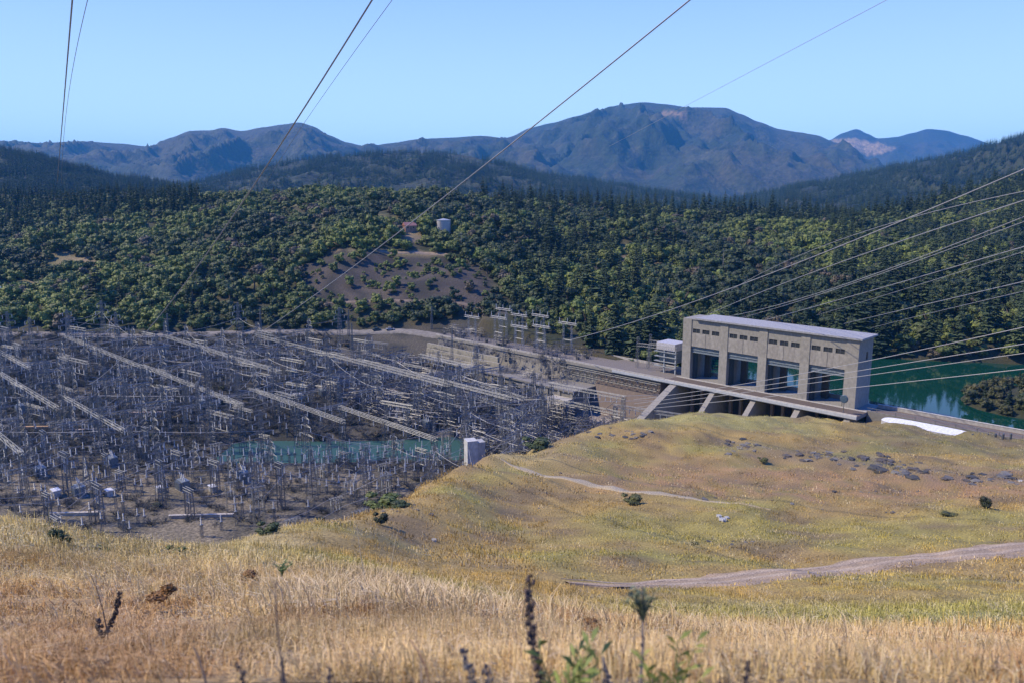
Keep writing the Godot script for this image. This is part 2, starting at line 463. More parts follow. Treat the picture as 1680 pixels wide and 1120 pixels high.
func build_ground() -> void:
	var pos := func(i: int, j: int) -> Vector3:
		var d := exp(lerpf(log(H_NEAR), log(H_FAR), float(j) / HD))
		return Vector3((2.0 * i / HS - 1.0) * H_WIDE * (d + 5.0), hgrid[j * (HS + 1) + i], -d)
	var col := func(p: Vector3, _q: Vector3) -> Color: return turf_color(p.x, -p.z)
	var skip := func(a: Vector3, b: Vector3) -> bool:
		return -a.z > VD0 + 5.0 and maxf(a.y, b.y) < minf(valley(a.x, -a.z), valley(b.x, -b.z)) - 5.0
	var mi := single("grass_hill", sheet(HS + 1, HD + 1, pos, col, skip, M.turf), "dry golden grass hill in front of the dam", "hill", "", Transform3D(), "structure")
	mi.set_meta("kind", "structure")
	var pos2 := func(i: int, j: int) -> Vector3: return Vector3(-30.0 + i * 2.0, 98.285 + 0.02 * n_hi.get_noise_2d(i, j) * minf(j, 1), -2.58 + j * 2.0)
	single("hilltop", sheet(31, 16, pos2, col, null, M.turf), "grassy hilltop where the viewer stands", "ground", "", Transform3D(), "structure")
	var pos3 := func(i: int, j: int) -> Vector3:
		var x := -VX + i * VS; var d := VD0 + j * VS
		return Vector3(x, vgrid[j * (vnx + 1) + i], -d)
	single("valley_terrain", sheet(vnx + 1, vnd + 1, pos3, valley_color, null, M.earth), "valley floor and the wooded slope beyond the river", "terrain", "", Transform3D(), "structure")
	var b := MB.new()
	b.quad(Vector3(-6000, -40, 3000), Vector3(6000, -40, 3000), Vector3(9000, -40, -13000), Vector3(-9000, -40, -13000), Color(0.08, 0.08, 0.05))
	single("ground", b.mesh(M.earth), "low ground under the valley and mountains", "ground", "", Transform3D(), "structure")
	# water
	var lp := MB.new()
	var A := P0 + AX * 140 - AN * 6; A.y = LAKE
	var B := P0 - AX * 205 - AN * 6; B.y = LAKE
	lp.quad(A, Vector3(420, LAKE, -300), Vector3(420, LAKE, -450), Vector3(-60, LAKE, -450), Color.WHITE)
	lp.tri(A, Vector3(-60, LAKE, -450), B, Color.WHITE)
	single("lake", lp.mesh(M.lake_water), "dark green reservoir behind the dam", "lake", "", Transform3D(), "structure")
	var rp := MB.new()
	var last := -130.0
	while last < -12.0:
		var nx_ := last + 12.0
		rp.quad(Vector3(last, RIVER, -(river_mid(last) - 22)), Vector3(nx_, RIVER, -(river_mid(nx_) - 22)), Vector3(nx_, RIVER, -(river_mid(nx_) + 22)), Vector3(last, RIVER, -(river_mid(last) + 22)))
		last = nx_
	single("river", rp.mesh(M.river_water), "teal river running through the switchyard", "river", "", Transform3D(), "structure")

const ROAD := [[930, 972, 46], [1000, 971, 47], [1090, 969, 50], [1200, 957, 54], [1300, 942, 58], [1400, 929, 62], [1500, 919, 66], [1600, 910, 70], [1680, 901, 74], [1800, 888, 80], [1950, 870, 90]]

func ribbon(path: Array, half: float, lift: float, m: Material, c0: Color, c1: Color, far := false, offset := 0.0) -> ArrayMesh:
	var cv := Curve3D.new()
	for p in path:
		var x: float = at(p[0], p[1], p[2]).x
		cv.add_point(Vector3(x, 0, -p[2]))
	for i in range(1, cv.point_count - 1):
		var t := (cv.get_point_position(i + 1) - cv.get_point_position(i - 1)) / 6.0
		cv.set_point_in(i, -t); cv.set_point_out(i, t)
	var L := cv.get_baked_length()
	var n := int(L / 0.9) + 2
	var across := 9
	var pos := func(i: int, j: int) -> Vector3:
		var s := L * j / (n - 1)
		var p := cv.sample_baked(s); var q := cv.sample_baked(minf(s + 0.5, L)) - cv.sample_baked(maxf(s - 0.5, 0.0))
		var side := Vector3(-q.z, 0, q.x).normalized()
		var w := half * (0.15 + 0.85 * smoothstep(0.0, 12.0, minf(s, L - s))) * (1.0 + 0.3 * n_hi.get_noise_2d(s * 0.8, 7.0 + 50.0 * signf(i - 4.0)))
		var o := p + side * (w * (i - 4.0) / 4.0 + offset)
		var h := ground(o.x, -o.z) if far else hill(o.x, -o.z)
		o.y = h + lift - ((lift + 0.12 if offset == 0.0 else 0.045) if i == 0 or i == across - 1 else 0.0)
		return o
	var col := func(p: Vector3, _q: Vector3) -> Color:
		return mixc(c0, c1, 0.5 + 1.6 * n_hi.get_noise_2d(p.x * 1.5, p.z * 1.5) + 0.6 * n_mid.get_noise_2d(p.x * 3.0, p.z * 3.0))
	return sheet(across, n, pos, col, null, m)

func build_paths() -> void:
	var road := single("dirt_road", ribbon(ROAD, 2.9, 0.14, M.gravel, Color(0.66, 0.47, 0.29), Color(0.46, 0.345, 0.23)), "dirt road curving across the grass hill", "road", "", Transform3D(), "structure")
	for off in [-1.25, 0.75]:
		part("wheel_track", ribbon(ROAD, 0.42, 0.19, M.gravel, Color(0.74, 0.57, 0.39), Color(0.58, 0.44, 0.31), false, off), road)
	single("bench_track", ribbon([[480, 411, 560], [540, 413, 552], [620, 415, 545], [700, 416, 545], [770, 424, 535]], 1.8, 0.5, M.gravel, Color(0.44, 0.34, 0.25), Color(0.36, 0.27, 0.19), true), "pale track along the top of the brown cut slope", "track", "", Transform3D(), "structure")
	single("bench_track", ribbon([[530, 492, 470], [600, 497, 466], [680, 500, 462], [760, 508, 455], [830, 520, 448]], 1.6, 0.5, M.gravel, Color(0.36, 0.27, 0.20), Color(0.26, 0.20, 0.15), true), "brown track across the foot of the brown cut slope", "track", "", Transform3D(), "structure")
	single("footpath", ribbon([[815, 757, 136], [860, 770, 130], [930, 786, 123], [1000, 800, 118], [1060, 811, 113], [1130, 818, 110], [1200, 828, 106], [1265, 840, 102]], 0.9, 0.16, M.gravel, Color(0.60, 0.49, 0.31), Color(0.52, 0.45, 0.34)), "pale footpath along the grass slope", "path", "", Transform3D(), "structure")
	single("river_road", ribbon([[-200, 575, 432], [0, 572, 432], [200, 570, 430], [330, 566, 432], [430, 562, 434], [560, 555, 432], [660, 551, 428], [745, 547, 414]], 2.6, 0.7, M.gravel, Color(0.40, 0.36, 0.31), Color(0.30, 0.27, 0.23), true), "pale road along the foot of the wooded slope", "road", "", Transform3D(), "structure")

# ---------------------------------------------------------------- mountains
func range_mesh(sky: Array, d: float, depth: float, foot: float, amp: float, wave: float, col: Callable, px0: float, px1: float, rows: int, cols: int, seed_: int, power := 1.0) -> ArrayMesh:
	var fn := FastNoiseLite.new()
	fn.seed = seed_; fn.noise_type = FastNoiseLite.TYPE_SIMPLEX_SMOOTH; fn.fractal_type = FastNoiseLite.FRACTAL_RIDGED; fn.fractal_octaves = 3; fn.fractal_gain = 0.42; fn.frequency = 1.0 / wave
	var fb := FastNoiseLite.new()
	fb.seed = seed_ + 5; fb.frequency = 1.0 / (wave * 0.2); fb.fractal_octaves = 3
	var crest := func(px: float) -> float:
		var n := sky.size()
		if px <= sky[0].x: return sky[0].y
		for i in n - 1:
			if px <= sky[i + 1].x:
				var t: float = (px - sky[i].x) / (sky[i + 1].x - sky[i].x)
				var a: Vector2 = sky[maxi(i - 1, 0)]; var b: Vector2 = sky[i]; var c: Vector2 = sky[i + 1]; var e: Vector2 = sky[mini(i + 2, n - 1)]
				return lerpf(b.y, c.y, t * t * (3 - 2 * t)) * 0.5 + 0.5 * cubic_interpolate(b.y, c.y, a.y, e.y, t)
		return sky[n - 1].y
	var back := 8
	var pos := func(i: int, j: int) -> Vector3:
		var px := lerpf(px0, px1, float(i) / (cols - 1))
		var top := at(px, crest.call(px), d)
		var u := top.x / d
		var H := maxf(top.y - foot, 0.0)
		if j >= rows:
			var bt := float(j - rows + 1) / back
			var db := d + depth * 0.6 * bt
			return Vector3(u * db, foot + H * (1.0 - bt * bt), -db)
		var t := float(j) / (rows - 1)
		var dd := d - depth * (1.0 - t)
		var x := u * dd
		var warp := fb.get_noise_2d(x * 0.25, dd * 0.25) * wave * 0.25
		var r := fn.get_noise_2d(x + warp, dd * 0.45 + warp) + 0.16 * fn.get_noise_2d((x - warp) * 3.1, dd * 1.3)
		var h := foot + H * pow(t, power)
		var room := sin(PI * minf(t, 1.0)) * (1.0 if t < 1.0 else 0.0) * (1.0 - smoothstep(0.86, 1.0, t))
		h += amp * room * (r * 0.8 - 0.1) * clampf(H / 400.0, 0.25, 1.2) + fb.get_noise_2d(x, dd) * amp * 0.035 * (0.12 + room)
		return Vector3(x, h, -dd)
	return sheet(cols, rows + back, pos, col, null, M.mountain)

func build_mountains() -> void:
	var burnt := func(p: Vector3, q: Vector3) -> Color:
		var a := n_lo.get_noise_2d(p.x * 0.06, p.z * 0.06); var b := n_lo.get_noise_2d(p.x * 0.3, p.z * 0.3)
		var k := mixc(Color(0.088, 0.082, 0.044), Color(0.028, 0.050, 0.026), 0.5 + 1.6 * a + 1.6 * b)
		k = mixc(k, Color(0.13, 0.12, 0.065), clampf(b * 2.5 - 0.6, 0, 0.7))
		var w := column_of(p.x, p.y, -p.z)
		if inside(w, [Vector2(1085, 184), Vector2(1125, 182), Vector2(1130, 188), Vector2(1088, 190)]): k = Color(0.40, 0.27, 0.16)
		return k
	var tanned := func(p: Vector3, q: Vector3) -> Color:
		var b := n_lo.get_noise_2d(p.x * 0.3, p.z * 0.3)
		var k := mixc(Color(0.08, 0.07, 0.05), Color(0.04, 0.05, 0.03), 0.5 + 1.5 * b)
		var w := column_of(p.x, p.y, -p.z)
		w += Vector2(5.0, 3.0) * b
		if inside(w, [Vector2(1364, 230), Vector2(1402, 227), Vector2(1445, 235), Vector2(1468, 243), Vector2(1440, 255), Vector2(1400, 252)]): k = Color(0.52, 0.36, 0.20)
		return k
	var wooded := func(p: Vector3, q: Vector3) -> Color:
		var b := n_lo.get_noise_2d(p.x * 0.6, p.z * 0.6); var e := n_mid.get_noise_2d(p.x * 0.4, p.z * 0.4)
		return mixc(Color(0.026, 0.046, 0.020), Color(0.075, 0.08, 0.035), 0.3 + 0.9 * b + 0.8 * e)
	var sky1 := [Vector2(1150, 300), Vector2(1300, 270), Vector2(1365, 229), Vector2(1385, 218), Vector2(1406, 212), Vector2(1425, 220), Vector2(1440, 227), Vector2(1470, 225), Vector2(1500, 218), Vector2(1522, 212), Vector2(1550, 214), Vector2(1580, 222), Vector2(1625, 236), Vector2(1700, 260), Vector2(1900, 290)]
	single("tan_topped_mountain", range_mesh(sky1, 10500, 2600, 20, 190, 1100, tanned, 1100, 1900, 50, 200, 31), "distant mountains with a tan bare patch, right of the main mountain", "mountain", "", Transform3D(), "structure")
	var sky3 := [Vector2(-300, 225), Vector2(0, 231), Vector2(60, 235), Vector2(130, 232), Vector2(200, 236), Vector2(245, 240), Vector2(280, 226), Vector2(312, 215), Vector2(345, 214), Vector2(365, 210), Vector2(395, 215), Vector2(430, 209), Vector2(468, 204), Vector2(490, 201), Vector2(512, 207), Vector2(540, 222), Vector2(570, 234), Vector2(602, 240), Vector2(640, 235), Vector2(690, 228), Vector2(740, 226), Vector2(790, 223), Vector2(840, 229), Vector2(900, 240), Vector2(1000, 260), Vector2(1200, 300)]
	single("long_blue_mountain", range_mesh(sky3, 7000, 2800, 20, 170, 900, burnt, -300, 1200, 60, 300, 33), "long blue mountain ridge on the left", "mountain", "", Transform3D(), "structure")
	var sky2 := [Vector2(500, 320), Vector2(700, 285), Vector2(790, 246), Vector2(840, 224), Vector2(870, 210), Vector2(905, 202), Vector2(945, 191), Vector2(980, 181), Vector2(1020, 172), Vector2(1055, 168), Vector2(1090, 171), Vector2(1130, 176), Vector2(1190, 177), Vector2(1215, 187), Vector2(1245, 200), Vector2(1280, 212), Vector2(1310, 217), Vector2(1340, 222), Vector2(1370, 234), Vector2(1405, 252), Vector2(1430, 270), Vector2(1500, 300), Vector2(1620, 330), Vector2(1800, 340)]
	single("round_topped_mountain", range_mesh(sky2, 7600, 3300, 10, 250, 1100, burnt, 480, 1800, 80, 320, 35), "large round-topped brownish blue mountain in the middle", "mountain", "", Transform3D(), "structure")
	var sky4 := [Vector2(-300, 235), Vector2(0, 250), Vector2(60, 262), Vector2(120, 280), Vector2(200, 296), Vector2(300, 312), Vector2(420, 330)]
	var skym := [Vector2(250, 325), Vector2(330, 300), Vector2(420, 277), Vector2(500, 263), Vector2(560, 257), Vector2(620, 253), Vector2(700, 251), Vector2(760, 255), Vector2(820, 269), Vector2(880, 284), Vector2(940, 294), Vector2(1000, 303), Vector2(1080, 316), Vector2(1180, 330), Vector2(1300, 340)]
	var sky5 := [Vector2(1080, 345), Vector2(1180, 335), Vector2(1260, 318), Vector2(1340, 301), Vector2(1420, 286), Vector2(1480, 273), Vector2(1530, 263), Vector2(1580, 253), Vector2(1620, 240), Vector2(1680, 222), Vector2(1800, 195), Vector2(2000, 170)]
	single("wooded_hill", range_mesh(skym, 2700, 1100, 20, 90, 330, wooded, 200, 1350, 50, 260, 41), "wooded hill in the middle distance below the mountains", "hill", "", Transform3D(), "structure")
	single("wooded_hill", range_mesh(sky4, 1900, 700, 30, 60, 260, wooded, -350, 480, 40, 200, 43), "dark wooded hillside at the left edge below the blue ridge", "hill", "", Transform3D(), "structure")
	single("wooded_hill", range_mesh(sky5, 2600, 1200, 10, 130, 380, wooded, 1050, 2050, 60, 240, 47), "wooded hillside rising to the right edge of the view", "hill", "", Transform3D(), "structure")
	far_forest("conifer_forest", ["wooded_hill", "wooded_hill_001", "wooded_hill_002"], 15.0, 27.0, 24000)
	far_forest("mountain_scrub", ["long_blue_mountain", "round_topped_mountain"], 12.0, 20.0, 14000)

func far_forest(called: String, hills: Array, h0: float, h1: float, count: int) -> void:
	var meshes := [conifer_mesh(11, 6, 4), conifer_mesh(12, 7, 4)]
	var scrub := called == "mountain_scrub"
	for which in hills.size():
		var arr: Array = (get_node(hills[which]).mesh as ArrayMesh).surface_get_arrays(0)
		var v: PackedVector3Array = arr[Mesh.ARRAY_VERTEX]
		var idx: PackedInt32Array = arr[Mesh.ARRAY_INDEX]
		var nt := idx.size() / 3
		var xf := []; var cols := []
		rng.seed = 500 + which + count
		var tries := 0
		# even cover per area: pick triangles in proportion to their size
		var area := PackedFloat32Array(); area.resize(nt); var sum := 0.0
		for t in nt:
			sum += (v[idx[t * 3 + 1]] - v[idx[t * 3]]).cross(v[idx[t * 3 + 2]] - v[idx[t * 3]]).length()
			area[t] = sum
		while xf.size() < count and tries < count * 4:
			tries += 1
			var t := area.bsearch(rng.randf() * sum)
			if t >= nt: continue
			var a := rng.randf(); var b := rng.randf()
			if a + b > 1.0:
				a = 1.0 - a; b = 1.0 - b
			var p := v[idx[t * 3]] + (v[idx[t * 3 + 1]] - v[idx[t * 3]]) * a + (v[idx[t * 3 + 2]] - v[idx[t * 3]]) * b
			var w := column_of(p.x, p.y, -p.z)
			if w.x < -280 or w.x > 1950: continue
			var dens := n_lo.get_noise_2d(p.x * (0.25 if scrub else 0.9), p.z * (0.25 if scrub else 0.9))
			if rng.randf() > 0.62 + dens * 1.5: continue
			var s := rng.randf_range(h0, h1)
			xf.append(Transform3D(Basis.from_scale(Vector3(s * (0.6 if scrub else 0.95), s * (0.6 if scrub else 1.0), s * (0.6 if scrub else 0.95))).rotated(Vector3.UP, rng.randf() * TAU), p - Vector3(0, 0.5, 0)))
			var k := mixc(Color(0.020, 0.044, 0.022), Color(0.070, 0.092, 0.034), rng.randf() ** 2)
			if scrub: k = mixc(Color(0.022, 0.036, 0.020), Color(0.055, 0.055, 0.032), rng.randf())
			cols.append(k)
		scatter(called, meshes[which % 2], xf, cols, ["conifers covering the middle wooded hill", "dark conifers covering the left wooded hillside", "conifers covering the right wooded hillside"][which] if not scrub else ["sparse trees on the long left mountain ridge", "sparse trees on the round-topped mountain"][which], "forest")

# ---------------------------------------------------------------- plants
func blob(b: MB, c: Vector3, r: Vector3, k: Color, rough := 0.25) -> void:
	var rows := 5; var cols := 8
	var g := []
	for j in rows + 1:
		for i in cols:
			var th := PI * j / rows; var ph := TAU * i / cols
			var q := Vector3(sin(th) * cos(ph), cos(th), sin(th) * sin(ph))
			g.append(c + q * r * (1.0 + rng.randf_range(-rough, rough) * sin(th)))
	for j in rows:
		for i in cols:
			var i2 := (i + 1) % cols
			var A: Vector3 = g[j * cols + i]; var B: Vector3 = g[j * cols + i2]; var C: Vector3 = g[(j + 1) * cols + i2]; var D: Vector3 = g[(j + 1) * cols + i]
			if j < rows - 1: b.tri(A, C, D, k)
			if j > 0: b.tri(A, B, C, k)

# crown one metre across and one tall, standing on y = 0
func crown_mesh(seed_: int, lumps: int, leaves: int, size: float, flat := 0.8) -> ArrayMesh:
	rng.seed = seed_
	var b := MB.new()
	for l in lumps:
		var th := rng.randf() * TAU
		var rr := sqrt(rng.randf()) * 0.34
		var cy := rng.randf_range(0.28, 0.72) - rr * 0.35
		var c := Vector3(cos(th) * rr, cy, sin(th) * rr)
		var R := rng.randf_range(0.15, 0.25)
		var tone := rng.randf_range(0.7, 1.15)
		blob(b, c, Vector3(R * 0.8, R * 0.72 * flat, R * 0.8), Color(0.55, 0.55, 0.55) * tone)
		for i in leaves:
			var z := rng.randf_range(-0.55, 1.0); var ph := rng.randf() * TAU
			var q := Vector3(sqrt(1 - z * z) * cos(ph), z, sqrt(1 - z * z) * sin(ph))
			var o := c + q * R * Vector3(1, flat, 1) * rng.randf_range(0.75, 1.12)
			var nrm := (q + Vector3(rng.randf_range(-0.9, 0.9), rng.randf_range(-0.4, 0.9), rng.randf_range(-0.9, 0.9))).normalized()
			var s := nrm.cross(Vector3(rng.randf() - 0.5, rng.randf() - 0.5, rng.randf() - 0.5)).normalized()
			var t := nrm.cross(s)
			var e := size * rng.randf_range(0.6, 1.3)
			var kk := tone * rng.randf_range(0.7, 1.2)
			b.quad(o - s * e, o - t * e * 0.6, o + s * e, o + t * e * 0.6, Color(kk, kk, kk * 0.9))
	return b.mesh(M.leaf)

# conifer one metre tall
func conifer_mesh(seed_: int, levels: int, arms: int, dense := 1) -> ArrayMesh:
	rng.seed = seed_
	var b := MB.new()
	b.bar(Vector3.ZERO, Vector3(0, 0.95, 0), 0.016, 0.003, Color(1.6, 1.2, 0.9), 4)
	for l in levels:
		var f := float(l) / levels
		var y := 0.10 + 0.86 * f
		var R := 0.20 * (1.0 - f) ** 0.75 + 0.012
		for a in arms * dense:
			if rng.randf() < 0.10: continue
			var th := TAU * (a + rng.randf()) / (arms * dense) + l * 2.4
			var len := R * rng.randf_range(0.6, 1.25)
			var dir := Vector3(cos(th), 0, sin(th)); var side := Vector3(-sin(th), 0, cos(th))
			var drop := rng.randf_range(0.15, 0.5)
			var o := Vector3(0, y + rng.randf_range(-0.02, 0.02), 0)
			var tip := o + dir * len - Vector3(0, drop * len, 0)
			var mid := o + dir * len * 0.55 - Vector3(0, drop * len * 0.25, 0)
			var wd := len * rng.randf_range(0.30, 0.5)
			var k := rng.randf_range(0.7, 1.25)
			var kc := Color(k, k, k)
			b.quad(o, mid + side * wd - Vector3(0, wd * 0.35, 0), tip, mid + Vector3(0, wd * 0.22, 0), kc)
			b.quad(o, mid + Vector3(0, wd * 0.22, 0), tip, mid - side * wd - Vector3(0, wd * 0.35, 0), kc * 0.95)
	b.bar(Vector3(0, 0.9, 0), Vector3(0, 1, 0), 0.012, 0.001, Color.WHITE, 4)
	return b.mesh(M.needle)

func trunk_mesh(seed_: int, top: float, r: float) -> ArrayMesh:
	rng.seed = seed_
	var b := MB.new()
	var p := Vector3.ZERO
	for i in 3:
		var q := p + Vector3(rng.randf_range(-0.04, 0.04), top / 3.0, rng.randf_range(-0.04, 0.04))
		b.bar(p, q, r * (1.0 - 0.2 * i), r * (0.8 - 0.2 * i), Color(0.13, 0.10, 0.075), 6)
		p = q
	for i in 4:
		var th := TAU * i / 4.0 + rng.randf()
		b.bar(p - Vector3(0, top * 0.2, 0), p + Vector3(cos(th) * 0.22, 0.22, sin(th) * 0.22), r * 0.4, r * 0.15, Color(0.13, 0.10, 0.075), 5)
	return b.mesh(M.bark)

func zone_of(w: Vector2) -> String:
	var third := func(lo: float, hi: float) -> int: return clampi(int((w.x - lo) / (hi - lo) * 3.0), 0, 2)
	if w.y > 520 and w.x < 520: return "at the slope's foot behind the switchyard, %s" % ["left end", "middle", "right end"][third.call(0.0, 520.0)]
	if w.y > 480 and w.x < 330: return "on the lower left slope, %s of the very dark conifer" % ["left", "right"][int(w.x > 160)]
	if w.x < 170: return "on the slope at the left edge, %s the bare clearings" % ["above", "below"][int(w.y > 440)]
	if w.x > 490 and w.x < 810 and w.y > 405 and w.y < 510: return "on the bare brown cut slope, %s" % ["left part", "middle", "right part"][third.call(490.0, 810.0)]
	if w.y > 495 and w.x < 820: return "along the road under the brown cut slope, %s" % ["left end", "middle", "right end"][third.call(400.0, 820.0)]
	if absf(w.x - 728) < 70 and absf(w.y - 385) < 40: return "close to the white water tank, %s of it" % ["left", "right"][int(w.x > 728)]
	var high: String = "low" if w.y > 475 else "halfway up" if w.y > 415 else "high up" if w.y > 365 else "along the top"
	if w.x < 500: return "%s left of the brown cut, %s the slanting wire" % [high, "left of" if w.x < 330 else "right of"]
	if w.x < 820: return "%s above the brown cut slope" % high
	if w.x < 1110: return "%s right of the brown cut, %s part" % [high, ["left", "middle", "right"][third.call(820.0, 1110.0)]]
	if w.x < 1440: return "%s behind the gate house, %s" % [high, ["over its left end", "over its middle", "over its right end"][third.call(1110.0, 1440.0)]]
	if w.y > 600: return "on the wooded point at the right edge of the lake"
	return "%s above the far lake shore, %s" % [high, ["beside the gate house", "in the middle", "at the right edge"][third.call(1440.0, 1680.0)]]

func build_forest() -> void:
	var crowns := []; var crowns_big := []
	for i in 5: crowns.append(crown_mesh(100 + i, 9, 26, 0.055))
	var firs := []
	for i in 4: firs.append(conifer_mesh(200 + i, 15, 7))
	var oak_trunk := trunk_mesh(61, 0.45, 0.05)
	var oaks := []; var pines := []
	rng.seed = 77
	var step := 5.6
	var d := 316.0
	while d < 1120.0:
		var x := -0.88 * d
		while x < 0.88 * d:
			var px := x + rng.randf_range(-2.8, 2.8); var pd := d + rng.randf_range(-2.8, 2.8)
			x += step * (1.0 + (d - 330.0) / 2200.0)
			var h := valley(px, pd)
			var n := dam_n(px, pd); var s := dam_s(px, pd)
			var up := n < -4.0 and s < 212.0
			if up:
				if h < LAKE + 0.4 or n > -14.5: continue
			elif pd < 437.0: continue
			var w := column_of(px, h, pd)
			if w.x < -270 or w.x > 1950: continue
			var r := rng.randf()
			var cut := inside(w + Vector2(30.0, 18.0) * n_mid.get_noise_2d(px, pd), CUT)
			if cut and r > 0.5 + 0.5 * n_mid.get_noise_2d(px * 1.3 + 40.0, pd * 1.3): continue
			var bare := false
			for z in BARE:
				if inside(w, z): bare = true
			if bare and r > 0.05: continue
			if not up and pd > 470.0 and n_mid.get_noise_2d(px * 0.8 + 500.0, pd * 0.8) > 0.36 and r > 0.12: continue
			if absf(px + 51.0) < 8.0 and pd < 601.0 and pd > 575.0: continue
			if r > 0.90: continue
			var c_n := n_lo.get_noise_2d(px * 1.4, pd * 1.4)
			var pc := 0.02 + 0.16 * smoothstep(0.10, 0.30, c_n)
			var tall := 1.0
			if pd > 770.0 and w.x > 790.0: pc += 0.11; tall = 1.55
			if w.x > 830.0 and w.x < 1090.0 and pd < 770.0: pc += 0.14 * smoothstep(-0.1, 0.1, c_n); tall = 1.35
			if w.x > 1360.0: pc += 0.16; tall = 1.3
			if w.x < 330.0 and pd > 720.0: pc += 0.35; tall = 1.3
			if up and pd < lake_far(px) + 55.0: pc += 0.12
			if w.x > 480.0 and w.x < 820.0 and pd < 780.0: pc *= 0.15
			if cut: pc = 0.0
			var hue := n_lo.get_noise_2d(px * 0.9 + 300.0, pd * 0.9) + rng.randf_range(-0.25, 0.25)
			if w.x < 700.0 and w.y > 325.0: hue += 0.14
			if rng.randf() < pc:
				var ht := rng.randf_range(9.0, 20.0) * tall
				if up and pd < lake_far(px) + 55.0: ht = rng.randf_range(16.0, 28.0)
				pines.append([Vector3(px, h, -pd), ht, w, mixc(Color(0.022, 0.044, 0.020), Color(0.062, 0.088, 0.030), 0.45 + hue)])
			else:
				var sz := (5.0 + 10.0 * rng.randf() ** 1.3) * (1.0 + 0.25 * c_n)
				if up and n > -34.0: sz *= 0.7
				if cut: sz *= rng.randf_range(0.3, 0.7)
				if w.y > 495 and w.x > 300 and w.x < 900: sz *= 0.85
				var k := mixc(Color(0.028, 0.050, 0.011), Color(0.180, 0.215, 0.030), 0.36 + 1.25 * hue)
				if rng.randf() < 0.05: k = Color(0.15, 0.20, 0.03)
				if rng.randf() < 0.05: k = Color(0.11, 0.085, 0.05)
				oaks.append([Vector3(px, h, -pd), sz, w, k])
		d += step * (1.0 + (d - 330.0) / 2200.0)
	oaks.append([ground_at(712, 470, 500), 6.5, Vector2(712, 465), Color(0.12, 0.16, 0.025)])
	oaks.append([ground_at(240, 412, 620), 15.0, Vector2(240, 408), Color(0.12, 0.105, 0.065)])
	oaks.append([ground_at(655, 530, 440), 6.0, Vector2(655, 520), Color(0.12, 0.145, 0.02)])
	pines.append([ground_at(160, 510, 470), 27.0, Vector2(160, 480), Color(0.016, 0.026, 0.014)])
	pines.append([ground_at(200, 520, 465), 19.0, Vector2(200, 490), Color(0.018, 0.03, 0.014)])
	for q in [[288, 345, 850, 22], [377, 325, 860, 22], [402, 322, 880, 20], [563, 312, 850, 18], [610, 312, 850, 15], [100, 345, 850, 22], [835, 330, 830, 19], [855, 330, 820, 21], [905, 335, 830, 20], [980, 340, 850, 26], [1165, 380, 800, 24], [1040, 520, 455, 30], [1015, 500, 480, 22], [880, 420, 600, 24], [905, 425, 590, 24], [960, 420, 610, 26], [970, 400, 640, 26], [1230, 420, 620, 30], [1235, 400, 680, 26], [1410, 440, 560, 26], [1380, 360, 900, 26], [1330, 365, 900, 22], [1560, 480, 470, 30], [1600, 520, 440, 26], [1500, 540, 410, 22], [1640, 540, 420, 26]]:
		pines.append([ground_at(q[0], q[1], q[2]), float(q[3]), Vector2(q[0], q[1] - 20), Color(0.018, 0.034, 0.016)])
	# brush on the lake point at the right edge
	rng.seed = 91
	for i in 170:
		var a := rng.randf() * TAU; var r := sqrt(rng.randf()) * 28.0
		var x2 := 195.0 + cos(a) * r; var d2 := 280.0 + sin(a) * r
		var h2 := valley(x2, d2)
		if h2 < LAKE + 0.3: continue
		var w2 := column_of(x2, h2, d2)
		if i % 9 == 0: pines.append([Vector3(x2, h2, -d2), rng.randf_range(6, 11), w2, Color(0.018, 0.034, 0.016)])
		else: oaks.append([Vector3(x2, h2, -d2), rng.randf_range(3.5, 7.0), w2, mixc(Color(0.030, 0.050, 0.012), Color(0.11, 0.10, 0.028), rng.randf() ** 1.5)])
	var shown := func(t) -> float: return t[1] / -t[0].z * (0.01 if t[2].x < -15.0 or t[2].x > 1695.0 else 1.0)
	oaks.sort_custom(func(a, b): return shown.call(a) > shown.call(b))
	pines.sort_custom(func(a, b): return shown.call(a) > shown.call(b))
	print("oaks ", oaks.size(), " pines ", pines.size())
	for i in mini(300, oaks.size()):
		var t = oaks[i]
		var k: Color = t[3]
		var hue := "olive brown" if k.r > k.g else "bright green" if k.g > 0.165 else "yellow green" if k.g > 0.14 else "dark green" if k.g < 0.085 else "deep green" if k.g < 0.11 else "mid green"
		var label := "%s %s oak %s" % ["broad" if t[1] > 11.5 else "large" if t[1] > 9.5 else "small" if t[1] < 6.0 else "bushy", hue, zone_of(t[2])]
		if absf(t[2].x - 712) < 0.1: label = "bright green round bush alone on the brown cut slope"
		if absf(t[2].x - 240) < 0.1: label = "wide grey leafless dome-shaped tree on the left slope"
		var o := thing("oak_tree", label, "tree", t[0] - Vector3(0, t[1] * 0.05, 0), "oaks on the slope across the river", Basis.from_scale(Vector3.ONE * t[1]).rotated(Vector3.UP, i * 2.3))
		part("trunk", oak_trunk, o)
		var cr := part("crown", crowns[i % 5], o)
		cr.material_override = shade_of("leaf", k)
	for i in mini(300, pines.size()):
		var t = pines[i]
		var label := "%s conifer %s" % [("towering" if t[1] > 23.5 else "tall" if t[1] > 18.0 else "slender" if t[1] > 13.0 else "small") + (" blackish" if t[3].g < 0.034 else " green" if t[3].g > 0.052 else " dark"), zone_of(t[2])]
		if t[1] == 27.0: label = "broad very dark conifer on the lower left slope"
		var wd := 0.95 if t[1] < 26.5 or t[1] > 27.5 else 1.7
		var o := thing("conifer_tree", label, "tree", t[0], "conifers on the slope across the river", Basis.from_scale(Vector3(t[1] * wd, t[1], t[1] * wd)).rotated(Vector3.UP, i * 1.7))
		part("crown", firs[i % 4], o).material_override = shade_of("needle", t[3])
